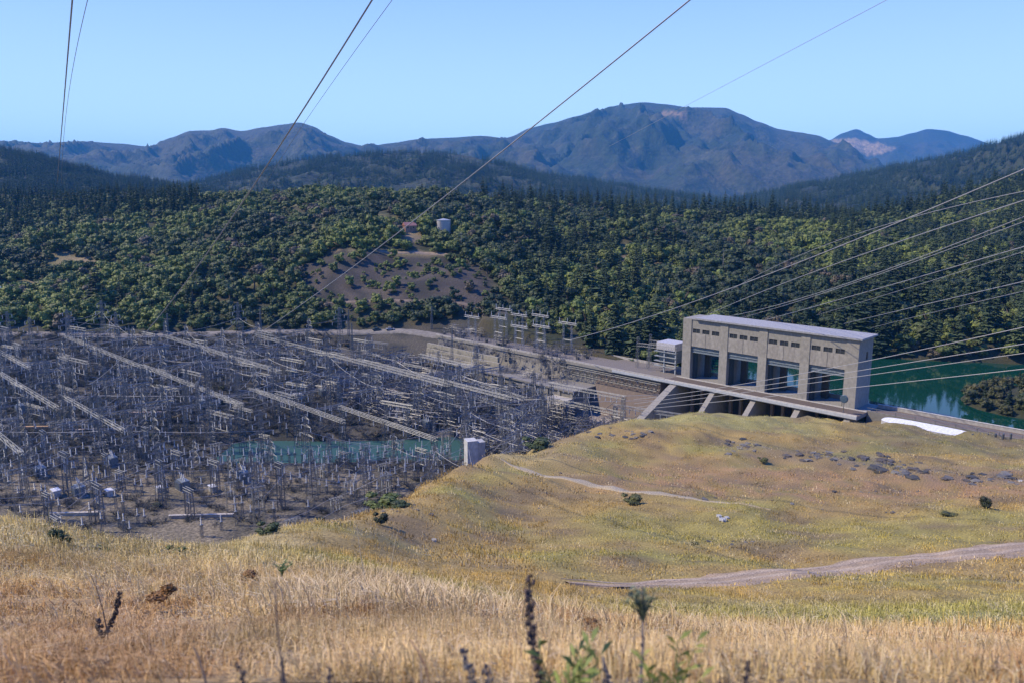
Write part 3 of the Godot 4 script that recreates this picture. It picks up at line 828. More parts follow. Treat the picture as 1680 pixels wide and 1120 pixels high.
	for v in 5:
		var xf := []; var cols := []
		for i in range(300 + v, oaks.size(), 5):
			var t = oaks[i]
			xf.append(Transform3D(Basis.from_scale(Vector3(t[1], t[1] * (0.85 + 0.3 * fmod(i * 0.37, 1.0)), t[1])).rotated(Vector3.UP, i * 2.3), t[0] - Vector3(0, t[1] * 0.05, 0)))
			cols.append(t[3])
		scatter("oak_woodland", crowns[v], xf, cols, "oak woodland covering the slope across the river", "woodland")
	for v in 4:
		var xf := []; var cols := []
		for i in range(300 + v, pines.size(), 4):
			var t = pines[i]
			xf.append(Transform3D(Basis.from_scale(Vector3(t[1] * 0.95, t[1], t[1] * 0.95)).rotated(Vector3.UP, i * 1.7), t[0]))
			cols.append(t[3])
		if xf: scatter("conifer_woodland", firs[v], xf, cols, "conifers scattered among the oaks and along the ridge", "woodland")

var shades := {}
func shade_of(m: String, k: Color) -> StandardMaterial3D:
	var key := "%s%d,%d,%d" % [m, int(k.r * 120), int(k.g * 120), int(k.b * 90)]
	if not shades.has(key):
		var c: StandardMaterial3D = M[m].duplicate()
		c.albedo_color = k.linear_to_srgb()
		shades[key] = c
	return shades[key]

func ground_at(px: float, py: float, d: float) -> Vector3:
	var p := at(px, py, d)
	p.y = valley(p.x, d)
	return p

# ---------------------------------------------------------------- grass
func clump_mesh(seed_: int, blades: int, spread: float, h: float, w: float, heads: bool) -> ArrayMesh:
	rng.seed = seed_
	var b := MB.new()
	for i in blades:
		var a := rng.randf() * TAU; var r := sqrt(rng.randf()) * spread
		var o := Vector3(cos(a) * r, -0.03, sin(a) * r)
		var th := rng.randf() * TAU
		var lean := rng.randf_range(0.1, 1.5)
		var dir := Vector3(cos(th), 0, sin(th))
		var hh := h * rng.randf_range(0.45, 1.1)
		var s := Vector3(-sin(th + 0.8), 0, cos(th + 0.8)) * w * rng.randf_range(0.6, 1.3)
		var p1 := o + Vector3(0, hh * 0.55, 0) + dir * lean * hh * 0.25
		var p2 := o + Vector3(0, hh * (1.0 - lean * 0.42), 0) + (dir + Vector3(cos(th * 3.0), 0, sin(th * 3.0)) * 0.3) * lean * hh * 0.7
		var k := rng.randf_range(0.65, 1.25)
		var c := Color(k, k * rng.randf_range(0.93, 1.03), k * rng.randf_range(0.8, 1.05))
		b.quad(o - s, o + s, p1 + s * 0.8, p1 - s * 0.8, c)
		b.tri(p1 - s * 0.8, p1 + s * 0.8, p2, c)
		if heads and i % 5 == 0:
			var e := p2 + dir * hh * 0.10 - Vector3(0, hh * 0.05 * lean, 0)
			b.quad(p2 - s * 0.6, p2 * 0.5 + e * 0.5 + s * 1.1, e, p2 * 0.5 + e * 0.5 - s * 1.1, Color(1.2, 1.15, 1.0))
	return b.mesh(M.grass)

func build_grass() -> void:
	var road := func(x: float, d: float) -> bool: return false
	var bands := [   # near, far, spacing, blade height, blade width, spread, blades, heads, scale noise
		[1.6, 7.0, 0.085, 0.21, 0.0024, 0.08, 18, true],
		[7.0, 17.0, 0.20, 0.27, 0.005, 0.18, 24, true],
		[17.0, 48.0, 0.50, 0.30, 0.012, 0.40, 28, true],
		[48.0, 110.0, 1.15, 0.34, 0.030, 0.75, 24, false],
		[110.0, 240.0, 2.1, 0.40, 0.060, 1.4, 22, false]]
	var road_line := road_points()
	for bi in bands.size():
		var B = bands[bi]
		var ms := []
		for k in 3: ms.append(clump_mesh(900 + bi * 10 + k, B[6], B[5], B[3], B[4], B[7]))
		var xf := [[], [], []]; var cols := [[], [], []]
		rng.seed = 40 + bi
		var d: float = B[0]
		while d < B[1]:
			var half := 0.76 * d + 1.2
			var x := -half
			while x < half:
				var px: float = x + rng.randf_range(-0.5, 0.5) * B[2]; var pd: float = d + rng.randf_range(-0.5, 0.5) * B[2]
				x += B[2]
				var h := hill(px, pd)
				if pd > 100.0:
					if pd > VD0 and h < valley(px, pd): continue
					var w := column_of(px, h, pd)
					if w.y > 905 or w.x < -60 or w.x > 1750: continue
				var dens := n_mid.get_noise_2d(px * 2.2, pd * 2.2) + n_hi.get_noise_2d(px * 1.5, pd * 1.5)
				if pd > 24.0 and rng.randf() > 0.80 + dens * 0.9: continue
				if pd <= 24.0 and rng.randf() > 0.97 + dens * 0.9: continue
				if pd > 40.0 and pd < 140.0 and near_line(road_line, px, pd): continue
				var s := rng.randf_range(0.55, 1.4) * (1.0 + 0.9 * dens)
				if pd > 22.0 and px / pd > 0.05: s *= 0.7
				if pd < 17.0 and px / pd > 0.3: s *= 0.85
				var v := rng.randi() % 3
				xf[v].append(Transform3D(Basis.from_scale(Vector3(1, s, 1)).rotated(Vector3.UP, rng.randf() * TAU), Vector3(px, h, -pd)))
				var tuft := n_hi.get_noise_2d(px * 6.0, pd * 6.0)
				var k := turf_color(px, pd) * (1.0 + 0.45 * tuft * float(bi < 3)) * (rng.randf_range(0.85, 1.3) if bi < 3 else rng.randf_range(0.92, 1.14))
				if rng.randf() < 0.14: k = mixc(k, Color(0.70, 0.60, 0.42), 0.6)
				if pd < 17.0 and rng.randf() < 0.10: k = mixc(k, Color(0.45, 0.22, 0.07), 0.55)
				cols[v].append(k)
			d += B[2]
		for v in 3: scatter("grass", ms[v], xf[v], cols[v], ["long dry straw grass in the foreground", "dry straw grass on the near rise", "yellow green grass along the near crest and below the road", "ochre grass on the middle of the hill", "short golden grass on the far hilltop"][bi], "grass")

func build_tall_straw() -> void:
	var m := clump_mesh(990, 9, 0.10, 0.55, 0.006, true)
	var xf := []; var cols := []
	rng.seed = 58
	for i in 2600:
		var d := rng.randf_range(7.0, 24.0)
		var u := rng.randfn() * 0.10 - 0.15
		if i % 3 == 0: u = rng.randf_range(-0.6, 0.55)
		if n_mid.get_noise_2d(u * d * 4.0, d * 4.0) < -0.05: continue
		var x := u * d
		xf.append(Transform3D(Basis.from_scale(Vector3.ONE * rng.randf_range(0.6, 1.25)).rotated(Vector3.UP, rng.randf() * TAU), Vector3(x, hill(x, d), -d)))
		cols.append(mixc(Color(0.68, 0.57, 0.36), Color(0.55, 0.40, 0.20), rng.randf()))
	scatter("tall_straw", m, xf, cols, "taller pale bent straw standing out of the foreground grass", "grass")

func road_points() -> Array:
	var out := []
	for p in [[930, 972, 46], [1000, 971, 47], [1090, 969, 50], [1200, 957, 54], [1300, 942, 58], [1400, 929, 62], [1500, 919, 66], [1600, 910, 70], [1680, 901, 74], [1800, 888, 80], [1950, 870, 90]]:
		out.append([at(p[0], p[1], p[2]), 2.4])
	for p in [[815, 757, 136], [860, 770, 130], [930, 786, 123], [1000, 800, 118], [1060, 811, 113], [1130, 818, 110], [1200, 828, 106], [1265, 840, 102]]:
		out.append([at(p[0], p[1], p[2]), 0.9])
	return out

func near_line(pts: Array, x: float, d: float) -> bool:
	for i in pts.size() - 1:
		if pts[i][1] != pts[i + 1][1]: continue
		var a := Vector2(pts[i][0].x, -pts[i][0].z); var b := Vector2(pts[i + 1][0].x, -pts[i + 1][0].z)
		var p := Vector2(x, d)
		if Geometry2D.get_closest_point_to_segment(p, a, b).distance_to(p) < pts[i][1]: return true
	return false

# ---------------------------------------------------------------- dam and gate house
const CONCRETE := Color(0.295, 0.275, 0.243)
const PALE := Color(0.50, 0.47, 0.42)
const WEATHERED := Color(0.15, 0.115, 0.09)
const STEEL := Color(0.255, 0.262, 0.262)

func prism(b: MB, poly: Array, x0: float, x1: float, k: Color) -> void:    # poly: (z, y), counter-clockwise seen from +x
	var n := poly.size()
	for i in n:
		var p: Vector2 = poly[i]; var q: Vector2 = poly[(i + 1) % n]
		b.quad(Vector3(x1, p.y, p.x), Vector3(x1, q.y, q.x), Vector3(x0, q.y, q.x), Vector3(x0, p.y, p.x), k)
	var tr := Geometry2D.triangulate_polygon(PackedVector2Array(poly))
	for i in range(0, tr.size(), 3):
		var A: Vector2 = poly[tr[i]]; var B: Vector2 = poly[tr[i + 1]]; var C: Vector2 = poly[tr[i + 2]]
		var up := (B - A).cross(C - A) > 0
		var s := 1.0 if up else -1.0
		for x in [x0, x1]:
			var f := s * (-1.0 if x == x1 else 1.0)
			if f > 0: b.tri(Vector3(x, A.y, A.x), Vector3(x, B.y, B.x), Vector3(x, C.y, C.x), k)
			else: b.tri(Vector3(x, A.y, A.x), Vector3(x, C.y, C.x), Vector3(x, B.y, B.x), k)

func one_box(lo: Vector3, hi: Vector3, k: Color, m: Material) -> ArrayMesh:
	var b := MB.new()
	b.box(lo, hi, k)
	return b.mesh(m)

func build_dam() -> void:
	var fr := Basis(AX, Vector3.UP, AN)
	var g := thing("gate_house", "long grey concrete gate house with four tall open bays on the dam", "building", P0 - AX * 3.2, "", fr.scaled_local(Vector3(0.9555, 1, 1)))
	var piers := [[-4.5, 0.0], [-21.25, -17.75], [-38.0, -34.5], [-54.75, -51.25], [-72.0, -68.0]]
	for p in piers:
		part("pier", one_box(Vector3(p[0], 0, -12), Vector3(p[1], 13.2, 0.0), CONCRETE * 1.1, M.concrete), g)
		var b := MB.new()
		b.box(Vector3(p[0], 13.2, -0.7), Vector3(p[1], 23.6, 0.0), CONCRETE)
		part("pilaster", b.mesh(M.concrete), g)
		part("pilaster", one_box(Vector3(p[0], 13.2, -12.0), Vector3(p[1], 23.6, -11.3), CONCRETE, M.concrete), g)
	# end walls above the bays, with the small dark opening in the right one
	var ew := MB.new()
	ew.box(Vector3(-0.7, 13.2, -11.3), Vector3(0, 16.2, -0.7), CONCRETE * 0.9)
	ew.box(Vector3(-0.7, 19.0, -11.3), Vector3(0, 23.6, -0.7), CONCRETE * 0.9)
	ew.box(Vector3(-0.7, 16.2, -11.3), Vector3(0, 19.0, -8.2), CONCRETE * 0.9)
	ew.box(Vector3(-0.7, 16.2, -6.6), Vector3(0, 19.0, -0.7), CONCRETE * 0.9)
	part("end_wall", ew.mesh(M.concrete), g)
	part("end_wall", one_box(Vector3(-72, 13.2, -11.3), Vector3(-71.3, 23.6, -0.7), CONCRETE, M.concrete), g)
	part("window", one_box(Vector3(-0.55, 16.2, -8.2), Vector3(-0.45, 19.0, -6.6), Color.WHITE, M.glass), g)
	for i in 4:
		var x0: float = piers[i + 1][1]; var x1: float = piers[i][0]
		var fl := MB.new()
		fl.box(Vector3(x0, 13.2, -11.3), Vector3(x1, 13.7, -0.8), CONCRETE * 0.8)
		part("bay_ceiling", fl.mesh(M.concrete), g)
		var n := 6
		for k in n:
			var a := lerpf(x0, x1, float(k) / n); var e := lerpf(x0, x1, float(k + 1) / n)
			var proud := -0.20 + 0.05 * ((k * 7 + i * 3) % 3)
			var tone := 1.0 + 0.05 * ((k * 5 + i) % 3 - 1)
			part("panel", one_box(Vector3(a + 0.03, 13.2, -0.7), Vector3(e - 0.03, 18.4, proud), CONCRETE * 1.08 * tone, M.concrete), g)
		for z in [[-0.65, -0.28], [-11.9, -11.4]]:
			var w := MB.new()
			w.box(Vector3(x0, 20.1, z[0]), Vector3(x1, 23.6, z[1]), CONCRETE * 0.97)
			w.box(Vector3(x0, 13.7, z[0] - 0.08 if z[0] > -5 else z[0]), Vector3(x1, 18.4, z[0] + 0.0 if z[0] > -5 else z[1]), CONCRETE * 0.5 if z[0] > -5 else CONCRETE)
			var step := (x1 - x0) / 3.0
			for k in 4:
				var c := x0 + step * k
				w.box(Vector3(maxf(c - 0.55, x0), 18.4, z[0]), Vector3(minf(c + 0.55, x1), 20.1, z[1]), CONCRETE * 0.97)
			part("window_band", w.mesh(M.concrete), g)
		for k in 3:
			var step := (x1 - x0) / 3.0
			var wd := part("window", one_box(Vector3(x0 + step * k + 0.56, 18.42, -0.62), Vector3(x0 + step * (k + 1) - 0.56, 20.08, -0.56), Color.WHITE, M.glass), g)
			part("glazing_bar", one_box(Vector3(x0 + step * (k + 0.5) - 0.08, 18.42, -0.55), Vector3(x0 + step * (k + 0.5) + 0.08, 20.08, -0.45), STEEL * 0.6, M.steel), wd)
		var gt := MB.new()
		gt.box(Vector3(x0 + 0.05, 10.6, -1.5), Vector3(x1 - 0.05, 13.15, -0.9), Color(0.20, 0.245, 0.28))
		for k in 3: gt.box(Vector3(x0 + 0.05, 10.7 + k * 0.95, -0.9), Vector3(x1 - 0.05, 10.95 + k * 0.95, -0.65), Color(0.24, 0.285, 0.32))
		part("raised_gate", gt.mesh(M.paint), g)
		part("gate_guide", one_box(Vector3(x0 + 0.02, 0, -4.2), Vector3(x0 + 1.0, 10.8, -2.0), Color(0.05, 0.06, 0.075), M.paint), g)
		part("gate_guide", one_box(Vector3(x1 - 1.0, 0, -4.2), Vector3(x1 - 0.02, 10.8, -2.0), Color(0.05, 0.06, 0.075), M.paint), g)
		var ho := MB.new()
		ho.box(Vector3(x0 + 1.6, 0, -9.5), Vector3(x0 + 4.2, 10.5, -8.3), Color(0.07, 0.06, 0.06))
		part("hoist_column", ho.mesh(M.paint), g)
		part("back_parapet", one_box(Vector3(x0, 0, -12.0), Vector3(x1, 1.3, -11.6), CONCRETE * 1.1, M.concrete), g)
		var rl := MB.new()
		for y in [2.0, 2.7]: rl.bar(Vector3(x0, y, -11.5), Vector3(x1, y, -11.5), 0.05, 0.05, Color(0.55, 0.57, 0.58))
		for k in 5: rl.bar(Vector3(lerpf(x0, x1, k / 4.0), 1.3, -11.5), Vector3(lerpf(x0, x1, k / 4.0), 2.7, -11.5), 0.05, 0.05, Color(0.55, 0.57, 0.58))
		part("handrail", rl.mesh(M.steel), g)
	var rf := MB.new()
	rf.box(Vector3(-72, 23.6, -12), Vector3(0, 23.9, 0), CONCRETE)
	rf.box(Vector3(-66, 23.9, -12.8), Vector3(1.2, 24.5, 0.9), Color(0.34, 0.34, 0.35))
	part("roof", rf.mesh(M.concrete), g)

	var dm := thing("dam", "concrete dam with a road along its crest under the gate house", "dam", P0, "", fr)
	part("crest_deck", one_box(Vector3(-215, -1.2, -12.4), Vector3(1.0, -0.02, 8.5), CONCRETE * 0.9, M.concrete), dm)
	var rd := MB.new()
	rd.box(Vector3(-74, -0.02, 0.42), Vector3(1.0, 0.02, 8.05), Color(0.185, 0.145, 0.115))
	part("roadway", rd.mesh(M.gravel), dm)
	var rd2 := MB.new()
	rd2.box(Vector3(-215, -0.02, -11.9), Vector3(-74.02, 0.02, 8.05), Color(0.30, 0.26, 0.22))
	part("roadway", rd2.mesh(M.gravel), dm)
	for z in [[0.02, 0.42, 0.28], [8.05, 8.5, 0.45]]:
		part("kerb", one_box(Vector3(-74, -0.02, z[0]), Vector3(1.0, z[2], z[1]), PALE * 1.05, M.concrete), dm)
	part("parapet", one_box(Vector3(-215, -0.02, 8.05), Vector3(-74.1, 0.7, 8.5), PALE * 0.85, M.concrete), dm)
	part("parapet", one_box(Vector3(-215, -0.02, -12.4), Vector3(-74.1, 1.0, -11.95), PALE * 0.85, M.concrete), dm)
	part("deck_edge", one_box(Vector3(-100, -0.9, 8.5), Vector3(1.0, 0.1, 8.75), Color(0.44, 0.47, 0.50), M.concrete), dm)
	var fa := MB.new()
	prism(fa, [Vector2(-12.2, -1.2), Vector2(-12.2, -26), Vector2(-1, -26), Vector2(-5, -1.2)], -74, -0.2, WEATHERED * 0.4)  # weathered brown, darkened further to stand for the shade under the deck
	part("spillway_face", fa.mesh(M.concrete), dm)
	for i in 5:
		var p = piers[i]
		var b := MB.new()
		var c: float = (p[0] + p[1]) * 0.5
		prism(b, [Vector2(-5, -1.21), Vector2(-2, -26), Vector2(20, -26), Vector2(20, -11), Vector2(8.2, -1.8), Vector2(8.0, -1.21)] if i < 4 else [Vector2(-5, -1.21), Vector2(-2, -26), Vector2(34, -26), Vector2(34, -12.5), Vector2(9.5, -1.6), Vector2(8.0, -1.21)], c - (1.0 if i < 4 else 1.5), c + (1.0 if i < 4 else 1.5), CONCRETE * 0.95)
		part("spillway_pier", b.mesh(M.concrete), dm)
		if i < 4:
			var cx: float = (piers[i + 1][1] + p[0]) * 0.5
			var b2 := MB.new()
			for q in [-4.2, 0.0, 4.2]: b2.box(Vector3(cx + q - 0.5, -26, 0.5), Vector3(cx + q + 0.5, -1.21, 1.8), WEATHERED * 1.5)
			part("bay_column", b2.mesh(M.concrete), dm)
	var nb := MB.new()
	prism(nb, [Vector2(-12.2, -1.2), Vector2(-12.2, -26), Vector2(20, -26), Vector2(8, -4), Vector2(8, -1.2)], -108, -76, WEATHERED * 1.1)
	part("downstream_face", nb.mesh(M.concrete), dm)
	var nb2 := MB.new()
	prism(nb2, [Vector2(-12.2, -1.2), Vector2(-12.2, -26), Vector2(14, -26), Vector2(8, -4), Vector2(8, -1.2)], -214, -108.02, CONCRETE * 0.8)
	part("downstream_face", nb2.mesh(M.concrete), dm)
	# stepped pale walls at the left end
	for i in 5:
		part("terrace_wall", one_box(Vector3(-214 + i * 2.0, -12 + i * 0.5, 14.0 + i * 2.2), Vector3(-162 + i * 3.0, -3.0 - i * 2.0, 15.2 + i * 2.2), Color(0.34, 0.31, 0.24) * (1.0 - 0.05 * (i % 2)), M.concrete), dm)
	# right crest
	var rc := MB.new()
	rc.box(Vector3(1.0, -26, -10.0), Vector3(90, -0.3, 0.0), CONCRETE * 0.7)
	part("crest_deck", rc.mesh(M.concrete), dm)
	part("roadway", one_box(Vector3(1.0, -0.3, -9.5), Vector3(90, -0.25, -0.5), Color(0.26, 0.20, 0.16), M.gravel), dm)
	part("parapet", one_box(Vector3(1.0, -0.3, -10.0), Vector3(90, 0.9, -9.5), PALE * 0.8, M.concrete), dm)
	part("parapet", one_box(Vector3(1.0, -0.3, -0.5), Vector3(90, 0.55, 0.0), CONCRETE * 0.7, M.concrete), dm)
	part("coping", one_box(Vector3(1.0, 0.9, -10.1), Vector3(90, 1.05, -9.4), PALE * 1.1, M.concrete), dm)
	for i in 14:
		part("rail_post", one_box(Vector3(4 + i * 6.0, 0.55, -0.4), Vector3(4.15 + i * 6.0, 1.5, -0.1), STEEL, M.steel), dm)
	part("rail", one_box(Vector3(1.0, 1.5, -0.35), Vector3(90, 1.6, -0.15), STEEL * 1.1, M.steel), dm)
	# white apron
	var ap := MB.new()
	var n := 40
	var rim := []
	for i in n:
		var a := TAU * i / n
		rim.append(Vector3(22.0 + 13.5 * signf(cos(a)) * absf(cos(a)) ** 0.6, 0.0, 6.6 + 4.0 * signf(sin(a)) * absf(sin(a)) ** 0.6))
	var ctr := Vector3(22, 0.25, 7.0)
	for i in n:
		var A: Vector3 = rim[i]; var B: Vector3 = rim[(i + 1) % n]
		ap.tri(ctr, B + Vector3(0, 0.2, 0), A + Vector3(0, 0.2, 0), Color(0.82, 0.82, 0.83))
		ap.quad(A + Vector3(0, 0.2, 0), B + Vector3(0, 0.2, 0), B - Vector3(0, 2.5, 0), A - Vector3(0, 2.5, 0), Color(0.40, 0.40, 0.42))
	single("concrete_apron", ap.mesh(M.concrete), "bright white concrete pad beside the right end of the gate house", "concrete pad", "", Transform3D(fr, P0 + Vector3(0, 0.55, 0)))
	for i in 6:
		var b := MB.new()
		b.lathe(Vector3.ZERO, [Vector2(0.32, -0.5), Vector2(0.32, 1.5), Vector2(0.22, 1.75), Vector2(0.0, 1.8)], 10, Color(0.10, 0.11, 0.13))
		single("bollard", b.mesh(M.paint), "dark bollard at the right end of the white pad, %s from the left" % ["first", "second", "third", "fourth", "fifth", "sixth"][i], "bollard", "bollards by the white pad", Transform3D(fr, P0 + fr * Vector3(35.5 + i * 1.6, 0.5, 10.0 - i * 1.7)))
	var ph := thing("powerhouse", "grey concrete powerhouse block against the dam behind the switchyard", "building", P0, "", fr)
	var pw := MB.new()
	pw.box(Vector3(-206, -24, 8.8), Vector3(-108, -8.6, 24.0), CONCRETE * 0.7)
	part("wall", pw.mesh(M.concrete), ph)
	part("roof", one_box(Vector3(-206.5, -8.6, 8.6), Vector3(-107.4, -7.9, 24.8), CONCRETE * 0.75, M.concrete), ph)
	for i in 15:
		part("pilaster", one_box(Vector3(-206 + i * 6.9, -24, 24.0), Vector3(-204.6 + i * 6.9, -8.61, 24.4), CONCRETE * 0.85, M.concrete), ph)
		if i < 14:
			var wn := part("window", one_box(Vector3(-203.6 + i * 6.9, -15, 23.9), Vector3(-201.1 + i * 6.9, -11.0, 24.06), Color.WHITE, M.glass), ph)
			part("sill", one_box(Vector3(-203.8 + i * 6.9, -15.4, 24.0), Vector3(-199.9 + i * 6.9, -15.0, 24.3), PALE, M.concrete), wn)
	part("annex", one_box(Vector3(-118, -24, 24.0), Vector3(-107.6, -11, 29.0), PALE * 0.85, M.concrete), ph)
	part("annex", one_box(Vector3(-204, -24, 24.8), Vector3(-190, -13, 31.0), CONCRETE * 0.8, M.concrete), ph)
	for q in [[-112.0, 33.0, 34.0, 17.0], [-150.0, 36.0, 40.0, 19.0], [-196.0, 34.0, 40.0, 17.0], [-104.0, 46.0, 30.0, 15.0], [-140.0, 50.0, 34.0, 16.0], [-182.0, 52.0, 36.0, 15.0], [-84.0, 27.0, 26.0, 12.0], [-92.0, 62.0, 30.0, 13.0]]:
		var o := thing("switching_frame", "tall lattice switching frame %s" % ["before the right end of the powerhouse", "before the middle of the powerhouse", "before the left end of the powerhouse", "in the second row before the powerhouse, right", "in the second row before the powerhouse, middle", "in the second row before the powerhouse, left", "before the brown dam face beside the slanting pier", "lowest at the right, close to the grass hill"][switch_no], "steel frame", P0 + fr * Vector3(q[0], -21, q[1]), "switching frames before the powerhouse", fr * Basis(Vector3.UP, [0.1, -1.5, 0.0, -1.35, -0.15, -1.6, 0.25, -1.2][switch_no]))
		switch_no += 1
		for x in [0.0, q[2] * 0.5, q[2]]:
			var b := MB.new()
			lattice(b, Vector3(x, -3, 0), Vector3(x, q[3], 0), 1.9, 1.0, 10, 0.24, 0.13, STEEL * 1.25)
			part("column", b.mesh(M.steel), o)
		for y in [q[3], q[3] * 0.62]:
			var b := MB.new()
			lattice(b, Vector3(-1, y, 0), Vector3(q[2] + 1, y, 0), 1.2, 1.2, int(q[2] / 2.6), 0.17, 0.09, STEEL * 1.1)
			part("beam", b.mesh(M.steel), o)
		for i in 4:
			var b := MB.new()
			b.bar(Vector3(q[2] * 0.25 * i, q[3] * (0.62 if i % 2 else 1.0), 0), Vector3(q[2] * 0.25 * (i + 1), q[3] * (1.0 if i % 2 else 0.1), 5.0), 0.11, 0.11, STEEL * 1.3)
			part("strut", b.mesh(M.steel), o)
		for i in int(q[2] / 2.5):
			part("insulator", insulator, o, Transform3D(Basis.from_scale(Vector3(1, -0.9, 1)), Vector3(1.0 + i * 2.5, q[3] - 0.6, 0)))
	var tr := thing("pipe_truss", "dark lattice truss running along the dam under the pale crest road", "truss", P0 + fr * Vector3(-128, -3.4, 9.6), "", fr)
	var tm := MB.new()
	lattice(tm, Vector3(0, 0, 0), Vector3(52, 0, 0), 2.6, 2.6, 26, 0.26, 0.2, STEEL * 0.6)
	part("chords", tm.mesh(M.steel), tr)
	# steel frame and white box beside the gate house
	var cr := thing("gantry_crane", "blue grey steel frame with a white machine box left of the gate house", "crane", P0 + fr * Vector3(-84, 0, -7), "", fr)
	for q in [Vector3(-11, 0, -4), Vector3(-11, 0, 5), Vector3(-5.5, 0, -4), Vector3(-5.5, 0, 5)]:
		var b := MB.new()
		lattice(b, q, q + Vector3(0, 13.0 if q.x < -6 else 10.0, 0), 1.0, 0.8, 7, 0.12, 0.07, STEEL * 1.1)
		part("leg", b.mesh(M.steel), cr)
	var tb := MB.new()
	lattice(tb, Vector3(-11, 10, 5), Vector3(8, 10.4, 5), 1.2, 1.2, 9, 0.11, 0.06, STEEL * 1.1)
	lattice(tb, Vector3(-11, 10, -4), Vector3(8, 10.4, -4), 1.2, 1.2, 9, 0.11, 0.06, STEEL * 1.1)
	part("beam", tb.mesh(M.steel), cr)
	part("machine_box", one_box(Vector3(-2.0, 9.2, -4), Vector3(7.0, 12.2, 4.5), Color(0.62, 0.60, 0.62), M.paint), cr)
	part("panel", one_box(Vector3(-1.0, 4.0, -2.5), Vector3(6.5, 9.0, 3.5), Color(0.20, 0.235, 0.26), M.paint), cr)
	for i in 4: part("walkway", one_box(Vector3(-2.5, 2.5 + i * 2.0, 3.6), Vector3(8.0, 2.7 + i * 2.0, 5.4), Color(0.45, 0.48, 0.50), M.steel), cr)
	for q in [Vector3(2, 0, 4.5), Vector3(7.4, 0, 4.5), Vector3(7.4, 0, -3.5)]: part("leg", one_box(q, q + Vector3(0.5, 9.5, 0.5), Color(0.5, 0.53, 0.55), M.steel), cr)
	# portal frames on the crest
	for i in 8:
		var x: float = [-178.0, -166.0, -153.0, -135.0, -192.0, -172.0, -159.0, -144.0][i]
		var pf := thing("portal_frame", "pale steel portal frame on the dam crest, %s" % ["second of the back row", "third of the back row", "fourth of the back row", "rightmost of the back row", "leftmost of the front row", "second of the front row", "third of the front row", "rightmost of the front row"][i], "pylon", P0 + fr * Vector3(x, 0, -4 + (i % 2) + (8 if i > 3 else 0)), "portal frames on the dam crest", fr)
		var H: float = [16.5, 15.0, 16.0, 14.5, 12.0, 14.0, 11.0, 13.0][i]
		for q in [-2.6, 2.6]:
			var b := MB.new()
			lattice(b, Vector3(q, -0.1, 0), Vector3(q * 0.9, H, 0), 0.9, 0.6, 9, 0.12, 0.06, Color(0.50, 0.51, 0.52))
			part("leg", b.mesh(M.steel), pf)
		var b := MB.new()
		lattice(b, Vector3(-5.5, H - 0.4, 0), Vector3(5.5, H - 0.4, 0), 0.8, 0.8, 8, 0.11, 0.06, Color(0.50, 0.51, 0.52))
		part("cross_arm", b.mesh(M.steel), pf)
		b = MB.new()
		b.bar(Vector3(-2.6, H * 0.45, 0), Vector3(2.6, H * 0.45, 0), 0.12, 0.12, Color(0.50, 0.51, 0.52))
		part("tie_bar", b.mesh(M.steel), pf)
		for q in [-4.8, 0.0, 4.8]: part("insulator", insulator, pf, Transform3D(Basis.from_scale(Vector3(1, 0.8, 1)), Vector3(q, H, 0)))
	var sg := thing("round_sign", "dark blue round sign on a post at the deck edge before the gate house", "sign", P0 + fr * Vector3(-3.8, 0.4, 7.7), "", fr)
	var sb := MB.new()
	sb.bar(Vector3(0, -0.4, 0), Vector3(0, 5.6, 0), 0.14, 0.12, STEEL * 0.8, 8)
	part("post", sb.mesh(M.steel), sg)
	var sd := MB.new()
	sd.lathe(Vector3.ZERO, [Vector2(0.0, -0.25), Vector2(1.2, -0.2), Vector2(1.4, 0.0), Vector2(1.2, 0.2), Vector2(0.0, 0.25)], 20, Color(0.07, 0.12, 0.18))
	part("disc", sd.mesh(M.paint), sg, Transform3D(Basis(Vector3.RIGHT, PI / 2), Vector3(0, 4.8, 0.2)))

# ---------------------------------------------------------------- switchyard
var insulator: ArrayMesh
var switch_no := 0

func lattice(b: MB, A: Vector3, B: Vector3, w0: float, w1: float, panels: int, leg: float, brace: float, k: Color) -> void:
	var w := (B - A).normalized()
	var s := w.cross(Vector3.UP if absf(w.y) < 0.9 else Vector3.RIGHT).normalized()
	var t := w.cross(s)
	var prev := []
	for j in panels + 1:
		var f := float(j) / panels
		var c := A.lerp(B, f); var h := lerpf(w0, w1, f) * 0.5
		var ring := [c + (s + t) * h, c + (s - t) * h, c + (-s - t) * h, c + (-s + t) * h]
		if j:
			for i in 4:
				b.bar(prev[i], ring[i], leg * 0.5, leg * 0.5, k)
				if (i + j) % 2: b.bar(prev[i], ring[(i + 1) % 4], brace * 0.5, brace * 0.5, k, 3)
				else: b.bar(prev[(i + 1) % 4], ring[i], brace * 0.5, brace * 0.5, k, 3)
				b.bar(ring[i], ring[(i + 1) % 4], brace * 0.5, brace * 0.5, k, 3)
		prev = ring

func insulator_mesh() -> ArrayMesh:
	var b := MB.new()
	var prof := [Vector2(0.16, 0)]
	for i in 7:
		var y := 0.1 + i * 0.3
		prof.append(Vector2(0.09, y)); prof.append(Vector2(0.22, y + 0.08)); prof.append(Vector2(0.09, y + 0.18))
	prof.append(Vector2(0.14, 2.3)); prof.append(Vector2(0.0, 2.35))
	b.lathe(Vector3.ZERO, prof, 7, Color(0.36, 0.38, 0.40))
	return b.mesh(M.porcelain)

